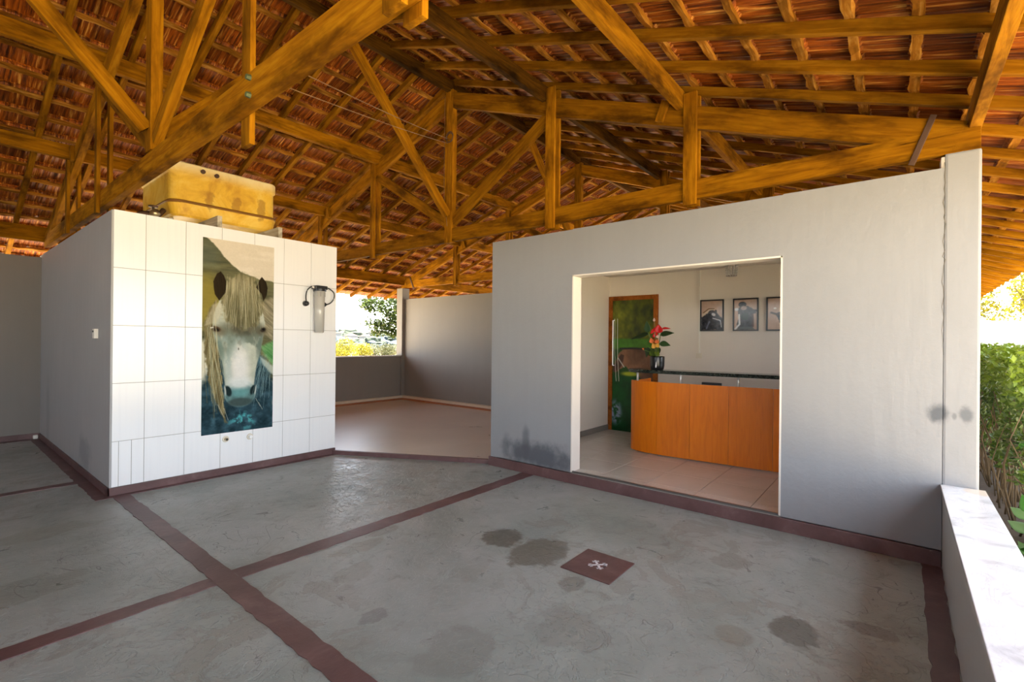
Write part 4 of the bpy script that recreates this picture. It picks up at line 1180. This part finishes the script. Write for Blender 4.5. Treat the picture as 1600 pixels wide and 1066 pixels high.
ang = math.atan(SL)
tlen = 0.375
def tile_shape():
    """interlocking clay tile: ribbed underside, nib over the batten, thick nose; local Y runs up the slope"""
    W = 0.240
    us = [0, 0.020, 0.052, 0.088, 0.118, 0.150, 0.184, 0.216, W]
    hs = [0.012, 0.0, 0.014, 0.002, 0.012, 0.002, 0.014, 0.001, 0.016]
    v = []
    for y, dz in ((0.0, 0.0), (tlen, 0.0)):
        v += [(u-W/2, y, h+dz) for u, h in zip(us, hs)]
    n = len(us)
    v += [(-W/2, 0, 0.03), (W/2, 0, 0.03), (W/2, tlen, 0.024), (-W/2, tlen, 0.024)]
    f = [(i, n+i, n+i+1, i+1) for i in range(n-1)]
    a, b, c, d = 2*n, 2*n+1, 2*n+2, 2*n+3
    f += [(a, b, c, d), tuple(range(n))+(b, a), tuple(range(2*n-1, n-1, -1))+(d, c), (0, a, d, n), (n-1, 2*n-1, c, b)]
    # nib / nose lumps, hanging at the lower end
    k = len(v)
    v += [(-0.09, 0.318, -0.012), (0.085, 0.318, -0.010), (0.09, 0.345, -0.006), (-0.092, 0.345, -0.008), (-0.095, 0.305, 0.010), (0.09, 0.305, 0.010), (0.095, 0.362, 0.010), (-0.095, 0.362, 0.010)]
    f += [(k, k+3, k+2, k+1), (k, k+1, k+5, k+4), (k+1, k+2, k+6, k+5), (k+2, k+3, k+7, k+6), (k+3, k, k+4, k+7)]
    return v, f
TV, TF = tile_shape()
tiles = []
TW = 0.221
for s in (-1, 1):
    for k in range(nb):
        y = YR+s*(0.10+BP*k)               # batten that carries the head
        if (s == -1 and y < EAVE_R+0.02) or (s == 1 and y > EAVE_L-0.02): break
        nx = int((XW1-XW0)/TW)
        offx = random.uniform(0, 0.03)
        for i in range(nx):
            xc = XW0+offx+TW*(i+0.5)
            # local frame: Y up-slope, Z outwards; head ~3 cm above the batten
            up = Vector((0, -s*CS, math.sin(ang))); nrm = Vector((0, s*math.sin(ang), CS))
            xa = up.cross(nrm)
            tilt = 0.055
            upt = (up*math.cos(tilt)-nrm*math.sin(tilt)); nt_ = (nrm*math.cos(tilt)+up*math.sin(tilt))
            head = Vector((xc, y, zb(y)+0.019/CS))+nrm*(0.010+random.uniform(0, 0.006))
            org = head-upt*(0.332+random.uniform(-0.012, 0.012))
            org.x += random.uniform(-0.004, 0.004)
            yaw = random.gauss(0, 0.010)
            Rm = Matrix(((xa.x, upt.x, nt_.x, org.x), (xa.y, upt.y, nt_.y, org.y), (xa.z, upt.z, nt_.z, org.z), (0, 0, 0, 1))) @ Matrix.Rotation(yaw, 4, 'Z')
            tiles.append(Rm)
def shown(Rm):
    p = proj(Rm @ Vector((0, 0.2, 0)))
    if p is None or not (-20 < p[0] < 1620 and -20 < p[1] < 470): return 0
    c = Rm.translation - Vector((0, 0, CAM_H)); n_ = (Rm.to_3x3() @ Vector((0, 0, 1)))
    return abs(n_.dot(c.normalized()))/p[2]**2
order = sorted(range(len(tiles)), key=lambda i: -shown(tiles[i]))
base_meshes = []
for k in range(6):
    me = bpy.data.meshes.new('roof_tile'); me.from_pydata(TV, [], TF)
    a = me.attributes.new('tint', 'FLOAT', 'POINT'); a.data.foreach_set('value', np.full(len(TV), k/5, dtype=np.float32))
    # shift texture space a little so the six kinds differ
    me.materials.append(MAT['clay_tile']); base_meshes.append(me)
roofm = ROOTLOC['roof'].inverted()
for i in order[:300]:
    o = bpy.data.objects.new('roof_tile', random.choice(base_meshes)); COL.objects.link(o)
    o.matrix_world = tiles[i]; o.parent = roof; o.matrix_parent_inverse = roofm
tv = np.array(TV); V_ = []; F_ = []; tint = []; base = 0
for i in order[300:]:
    m = np.array(tiles[i]); V_.append(tv @ m[:3, :3].T + m[:3, 3]); tint.append(np.full(len(tv), random.random()))
    F_ += [tuple(q+base for q in f) for f in TF]; base += len(tv)
o = pymesh('roof_tiling', np.concatenate(V_).tolist(), F_, 'clay_tile', roof, tint=np.concatenate(tint)); o['kind'] = 'stuff'
bm = bmesh.new()
for i in range(int((XW1-XW0)/0.36)):
    xa_ = XW0+0.36*i
    prev = []
    for xx, dz in ((xa_-0.03, 0.012), (xa_+0.36, 0.0)):
        prev.append([bm.verts.new((xx, YR+0.17*math.cos(t), zb(YR)-0.03+0.13*math.sin(t)+dz)) for t in [math.pi*k/8 for k in range(9)]])
    for k in range(8): bm.faces.new((prev[0][k], prev[0][k+1], prev[1][k+1], prev[1][k]))
o = link('ridge_tiling', to_mesh(bm, 'ridge_tiling'), 'clay_tile', roof); o['kind'] = 'stuff'

# ------------------------------------------------------------------ outside
struct(box('ground', (-60, -60, -0.6), (90, 60, -0.22), 'yard'))
struct(box('floor_verge', (XR, -1.3, -0.25), (XW1, -0.39, -0.02), 'soil'))

def leaves(name, centres, size, mat, parent, tints=None, aspect=0.5, outward=None):
    """a mass of small pointed leaves"""
    n = len(centres); C_ = np.asarray(centres)
    d = RNG.normal(size=(n, 3)); 
    if outward is not None: d = d*0.8+outward*1.0
    d[:, 2] = d[:, 2]*0.7+0.1; d /= np.linalg.norm(d, axis=1)[:, None]
    r = RNG.normal(size=(n, 3)); s = np.cross(d, r); s /= np.linalg.norm(s, axis=1)[:, None]
    up = np.cross(s, d)
    sz = size*RNG.uniform(0.6, 1.3, size=(n, 1))
    P0 = C_-d*sz*0.5; P1 = C_+s*sz*aspect*0.5+up*sz*0.06; P2 = C_+d*sz*0.5; P3 = C_-s*sz*aspect*0.5+up*sz*0.06
    V = np.stack([P0, P1, P2, P3], axis=1).reshape(-1, 3)
    F = np.arange(4*n).reshape(n, 4)
    me = bpy.data.meshes.new(name)
    me.from_pydata(V.tolist(), [], F.tolist())
    tt = np.repeat(RNG.uniform(0, 1, n) if tints is None else tints, 4)
    a = me.attributes.new('tint', 'FLOAT', 'POINT'); a.data.foreach_set('value', tt.astype(np.float32))
    o = link(name, me, mat, parent); o['kind'] = 'stuff'
    return o
def crown_pts(c, r, n, shell=0.6, lumps=9, seed=0):
    rg = np.random.default_rng(seed)
    out = []; c = np.array(c); r = np.array(r)
    cen = [c+r*0.55*(v/np.linalg.norm(v)) for v in rg.normal(size=(lumps, 3))]+[c]
    for k in range(n):
        q = cen[rg.integers(len(cen))]; v = rg.normal(size=3); v /= np.linalg.norm(v)
        out.append(q+v*r*0.5*rg.uniform(shell, 1.0))
    return np.array(out)
def tree(name, base, crown_c, crown_r, n, lsize, mat, label, cat, group=None, trunk=0.12, seed=0, limbs=5):
    e = empty(name, base); tag(e, label, cat, group)
    b = Vector(base); c = Vector(crown_c)
    bm = bmesh.new()
    tube(bm, smooth_curve([b, b.lerp(c, 0.4)+Vector((0.05, 0.03, 0)), b.lerp(c, 0.8), c], 4), trunk, 8, 0.45)
    rg = random.Random(seed)
    for _ in range(limbs):
        st = b.lerp(c, rg.uniform(0.5, 0.85)); v = Vector((rg.gauss(0, 1), rg.gauss(0, 1), rg.uniform(0.1, 1))).normalized()
        en = c+Vector((v.x*crown_r[0], v.y*crown_r[1], v.z*crown_r[2]))*0.7
        tube(bm, smooth_curve([st, st.lerp(en, 0.5)+Vector((0, 0, 0.1)), en], 4), trunk*0.4, 6, 0.3)
    link('trunk', to_mesh(bm, 'trunk', True), 'bark', e)
    leaves('foliage', crown_pts(crown_c, crown_r, n, seed=seed), lsize, mat, e)
    return e

# hedge behind the low wall
hg = empty('hedge', (6.4, -1.45, -0.02)); tag(hg, 'clipped green hedge outside beside the reception wall end', 'hedge')
n = 26000
hx = RNG.uniform(4.9, 10.5, n); face = RNG.random(n)
hz0 = RNG.uniform(0.3, 1.3, n)
hy = np.where(face < 0.45, -0.66-np.abs(RNG.normal(0, 0.10, n)), RNG.uniform(-2.1, -0.7, n))
hz = np.where(face < 0.45, RNG.uniform(0.35, 1.36, n), np.where(face < 0.75, 1.34-np.abs(RNG.normal(0, 0.10, n)), hz0))
near = hx < 5.6
keep = (RNG.random(n) < np.clip((hz-0.15)/0.7, 0.05, 1))
bumpz = 0.05*np.sin(hx*4.1)+0.03*np.sin(hx*9.3+hy*5)
C_ = np.stack([hx, hy+0.05*np.sin(hx*5+hz*7), hz+bumpz], 1)[keep]
tint = np.clip((C_[:, 2]-0.9)/0.5, 0, 1)*0.7+RNG.uniform(0, 0.35, len(C_))  # sunlit top and shaded lower part painted into the leaf tint
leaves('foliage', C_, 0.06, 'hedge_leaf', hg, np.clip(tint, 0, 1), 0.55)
bm = bmesh.new()
for _ in range(130):
    x = random.uniform(4.9, 9.5); y = random.uniform(-1.1, -0.66)
    p = [Vector((x, y, -0.02))]
    for k in range(4): p.append(p[-1]+Vector((random.gauss(0, 0.07), random.gauss(0, 0.05), random.uniform(0.16, 0.3))))
    tube(bm, p, random.uniform(0.004, 0.013), 5, 0.4)
o = link('stems', to_mesh(bm, 'stems', True), 'twig', hg); o['kind'] = 'stuff'
# leafy shrub by the low wall with large bright leaves
sh = empty('broadleaf_plant', (3.35, -0.72, -0.2)); tag(sh, 'bright green broad-leaved plant just outside the marble-topped wall', 'plant')
bm = bmesh.new()
for _ in range(7):
    b = Vector((3.55+random.uniform(-.3, .3), -0.78+random.uniform(-.12, .12), -0.22)); tube(bm, smooth_curve([b, b+Vector((0.02, 0.02, 0.35)), b+Vector((random.uniform(-.1, .1), random.uniform(-.06, .06), 0.62))], 4), 0.007, 6)
link('stem', to_mesh(bm, 'stem', True), 'stem_green', sh)
def wpt(px, py, y):
    d = CR*((px-800)/F_PX)+CU*(-(py-533)/F_PX)+CF
    return Vector((0, 0, CAM_H))+d*(y/d.y)
for a, b, w in (((1612, 812), (1578, 792), 0.075), ((1615, 834), (1574, 813), 0.085), ((1612, 852), (1580, 856), 0.07), ((1606, 802), (1597, 772), 0.06), ((1612, 870), (1590, 845), 0.06), ((1618, 800), (1600, 790), 0.06), ((1640, 820), (1615, 800), 0.08), ((1650, 860), (1620, 850), 0.08), ((1630, 880), (1612, 905), 0.07)):
    leaf('leaf', wpt(*a, -0.62), wpt(*b, -0.60), w, 'big_leaf', 0.0, 0.12, (-0.6, 0.5, 0.7), sh, False)
# young grey-green sprig in front of the hedge
sp = empty('leafy_sprig', (5.3, -0.7, -0.02)); tag(sp, 'grey-green sprig reaching out in front of the hedge', 'plant')
bm = bmesh.new()
for a, b in (((1610, 700), (1552, 684)), ((1605, 722), (1580, 715)), ((1602, 770), (1584, 744)), ((1602, 700), (1604, 780))):
    tube(bm, smooth_curve([wpt(*a, -0.70), wpt((a[0]+b[0])/2, (a[1]+b[1])/2-3, -0.67), wpt(*b, -0.66)], 4), 0.008, 6, 0.5)
link('stem', to_mesh(bm, 'stem', True), 'twig', sp)
for k in range(26):
    a = random.choice([(1560, 684), (1570, 686), (1582, 690), (1592, 694), (1578, 716), (1590, 722), (1598, 690)]); 
    a = (a[0]+random.uniform(-5, 5), a[1]+random.uniform(-4, 4)); b = (a[0]+random.uniform(-16, 6), a[1]+random.uniform(-9, 9))
    leaf('leaf', wpt(*a, -0.68), wpt(*b, -0.65), 0.05, 'grey_leaf' if k % 3 else 'big_leaf', 0, .15, (-0.5, .3, .8), sp, False)
o = prism('edging_slab', [(4.35, -0.62), (5.1, -0.80), (5.1, -0.84), (4.35, -0.66)], -0.05, 0.30, 'terracotta'); tag(o, 'brown slanted edging slab at the foot of the hedge', 'edging')
bm = bmesh.new(); tube(bm, smooth_curve([(5.35, -0.47, 0.02), (4.9, -0.50, 0.05), (4.5, -0.53, 0.06), (4.25, -0.58, 0.0)], 4), 0.03, 8, 0.8)
tag(link('garden_pipe', to_mesh(bm, 'garden_pipe', True), 'bark'), 'dark curved branch lying at the foot of the reception wall end', 'branch')
# white boundary wall and trees beyond
bw = empty('boundary_wall', (21, -4, -0.22)); tag(bw, 'bright white boundary wall beyond the hedge', 'wall')
dirw = Vector((0.55, -1, 0)).normalized()
bwc = Vector((17.5, -1.9, 0))
def wallbox(name, c, Ln, th, z0, z1, mat, parent):
    a = c-dirw*Ln*0.35; b = c+dirw*Ln*0.65
    return beam(name, (a.x, a.y, (z0+z1)/2), (b.x, b.y, (z0+z1)/2), th, z1-z0, mat, parent)
wallbox('panel', bwc, 26, 0.12, -0.25, 2.05, 'fence_white', bw)
for k in range(-2, 5):
    c = bwc+dirw*(1.0+3.0*k); box('post', (c.x-0.30, c.y-0.10, -0.25), (c.x-0.06, c.y+0.10, 1.35), 'fence_white', bw)
wallbox('base_course', bwc-Vector((0.15, 0.05, 0)), 26, 0.2, -0.25, 1.15, 'fence_white', bw)
for i, (c, r, lab, mt) in enumerate((((22, -3.4, 3.0), (1.5, 1.0, 1.5), 'yellow-green tree behind the white boundary wall beside the pillar', 'yellow_leaf'), ((21.5, -5.9, 3.0), (1.8, 1.2, 1.6), 'yellow-green bushy tree behind the white boundary wall under the dark conifer', 'yellow_leaf'), ((25.5, -1.9, 3.0), (1.5, 1.5, 1.7), 'yellow-green tree behind the wall where the eave line ends', 'yellow_leaf'), ((26, -6.6, 5.0), (2.4, 2.2, 1.5), 'taller dark green conifer rising over the yellow trees', 'tree_leaf'))):
    tree('boundary_tree', (c[0], c[1], -0.25), c, r, 5500, 0.13, mt, lab, 'tree', 'trees beyond the boundary wall', 0.1, seed=20+i)

# far view through the annex opening: slope, houses, bushes, big tree
pts = []; N_ = 40
hv, hf = [], []
dirh = Vector((0.6, 0.85, 0)).normalized(); perp = Vector((dirh.y, -dirh.x, 0))
for i in range(N_):
    for j in range(N_):
        r_ = 60+i*9.0; w_ = (j-N_/2)*9.0
        p = dirh*r_+perp*w_
        prof_ = -9+(r_-60)*0.0255+0.0*(r_ > 200)
        z = prof_+1.8*math.sin(w_*0.06+r_*0.02)+1.5*math.sin(w_*0.023+2)+random.uniform(-.8, .8)
        hv.append((p.x, p.y, z))
for i in range(N_-1):
    for j in range(N_-1): a = i*N_+j; hf.append((a, a+1, a+N_+1, a+N_))
hl = struct(pymesh('hillside', hv, hf, 'hill_green', None, True))
def far_pt(px, py, dist):
    d = CR*((px-800)/F_PX)+CU*(-(py-533)/F_PX)+CF
    return Vector((0, 0, CAM_H))+d*dist
def blob_mesh(seed):
    bm = bmesh.new(); bmesh.ops.create_icosphere(bm, subdivisions=3, radius=1.0); rg = random.Random(seed)
    ph = [rg.uniform(0, 6) for _ in range(6)]
    for v in bm.verts:
        c = v.co
        k = 1+0.16*math.sin(5*c.x+ph[0])*math.sin(4*c.y+ph[1])+0.12*math.sin(9*c.z+ph[2]+4*c.x)+0.08*math.sin(13*c.y+ph[3])+rg.uniform(-.06, .06)
        v.co = c*k
    me = to_mesh(bm, 'far_tree'); a = me.attributes.new('tint', 'FLOAT', 'POINT'); a.data.foreach_set('value', np.full(len(me.vertices), rg.random(), dtype=np.float32))
    return me
plain('far_foliage', (0.030, 0.042, 0.024, 1), 0.9, bump=1.0, bscale=5, var=0.5)
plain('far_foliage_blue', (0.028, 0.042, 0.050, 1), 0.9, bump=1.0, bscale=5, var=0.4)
bms = []
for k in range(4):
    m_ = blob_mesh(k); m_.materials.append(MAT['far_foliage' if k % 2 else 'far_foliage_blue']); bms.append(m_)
rg = random.Random(5)
HS = ((536, 523, 290), (548, 527, 250), (560, 524, 300), (572, 528, 260), (541, 532, 215), (586, 522, 310), (556, 534, 205))
ftp = [(far_pt(*q_), q_[2]*0.012) for q_ in HS]
for k in range(400):
    px = rg.uniform(500, 650); py = rg.choice([526, 531, 537, 543, 548]); dist = {526: 330, 531: 260, 537: 190, 543: 140, 548: 105}[py]
    p = far_pt(px, py+rg.uniform(-2, 2), dist*rg.uniform(0.92, 1.08))
    s_ = dist*rg.uniform(0.011, 0.02)
    if any((p-q_).length < 1.75*(s_+r_) for q_, r_ in ftp): continue
    ftp.append((p, s_))
    o = bpy.data.objects.new('far_tree', bms[rg.randrange(4)]); COL.objects.link(o)
    o.scale = (s_*1.3, s_*1.3, s_*0.8); o.location = p; o.rotation_euler.z = rg.uniform(0, 6)
    tag(o, 'hazy rounded tree on the distant wooded slope seen past the annex post', 'tree', 'trees on the distant slope')
for k in range(7):
    px, py, dist = ((536, 523, 290), (548, 527, 250), (560, 524, 300), (572, 528, 260), (541, 532, 215), (586, 522, 310), (556, 534, 205))[k]
    p = far_pt(px, py, dist); e = empty('far_house', p); tag(e, 'tiny pale house with reddish roof among the distant trees', 'house', 'houses on the distant slope')
    w = dist*0.010
    boxes('walls', [((p.x-w, p.y-w, p.z-w*1.2), (p.x+w, p.y+w, p.z+w*0.3))], 'house_wall', e)
    bm = bmesh.new(); V4 = [bm.verts.new((p.x+sx*w*1.1, p.y+sy*w*1.1, p.z+w*0.3)) for sx, sy in ((-1, -1), (1, -1), (1, 1), (-1, 1))]; r1 = bm.verts.new((p.x-w*.5, p.y, p.z+w*0.75)); r2 = bm.verts.new((p.x+w*.5, p.y, p.z+w*0.75))
    for f in ((V4[0], V4[1], r2, r1), (V4[2], V4[3], r1, r2), (V4[1], V4[2], r2), (V4[3], V4[0], r1), tuple(V4[::-1])): bm.faces.new(f)
    link('roof', to_mesh(bm, 'roof'), 'house_roof', e)
for i, (px, py, dist, r, mt, lab) in enumerate(((536, 548, 26, 1.0, 'yellow_leaf', 'round yellow-green bush nearest the tiled block outside the annex opening'), (562, 549, 30, 0.9, 'yellow_leaf', 'yellow-green bush in the middle of the annex opening'), (583, 551, 35, 1.0, 'grey_leaf', 'olive drooping bush outside the annex opening'), (606, 552, 31, 0.9, 'grey_leaf', 'pale green bush beside the annex post'), (622, 552, 33, 1.0, 'grey_leaf', 'pale bush partly behind the annex post'), (512, 549, 31, 1.1, 'yellow_leaf', 'yellow-green bush half hidden behind the tiled block'))):
    p = far_pt(px, py, dist)
    tree('garden_bush', (p.x, p.y, -3.5), tuple(p), (r*0.95, r*0.95, r*0.75), 3200, 0.10, mt, lab, 'bush', 'bushes outside the annex', 0.08, seed=40+i)
# big tree whose branches hang beside the annex post
bt = empty('garden_tree', (12.3, 13.5, -0.25)); tag(bt, 'green tree with leafy branches hanging beside the annex post', 'tree')
bm = bmesh.new()
base_ = Vector((12.3, 13.5, -0.25))
tube(bm, smooth_curve([base_, base_+Vector((0, 0, 2.2)), base_+Vector((-.1, .1, 4.2)), base_+Vector((0, 0, 6.0))], 5), 0.18, 8, 0.5)
LC = []
for (px, py, s) in ((592, 474, 1), (615, 472, 1), (575, 470, .7), (604, 487, .9), (622, 490, 1), (612, 503, .9), (598, 512, .8), (585, 506, .8), (625, 505, .9), (590, 520, .5), (618, 523, .5), (634, 480, 1.2), (640, 500, 1.2), (580, 482, .5), (570, 478, .4), (608, 518, .6)):
    p = far_pt(px, py, 13.2)
    for _ in range(int(190*s)): LC.append(p+Vector((random.gauss(0, .16*s), random.gauss(0, .16*s), random.gauss(0, .10*s))))
for px, py in ((578, 482), (585, 510), (600, 515), (620, 520), (610, 490)):
    p = far_pt(px, py, 13.2)
    tube(bm, smooth_curve([base_+Vector((0, 0, 3.0)), base_.lerp(p, 0.55)+Vector((0, 0, 1.6)), p], 5), 0.05, 6, 0.2)
link('trunk', to_mesh(bm, 'trunk', True), 'bark', bt)
top = crown_pts((12.6, 13.6, 5.6), (2.4, 2.4, 1.9), 2600, seed=9)
leaves('foliage', np.concatenate([np.array([tuple(v) for v in LC]), top]), 0.10, 'tree_leaf', bt, aspect=0.6)
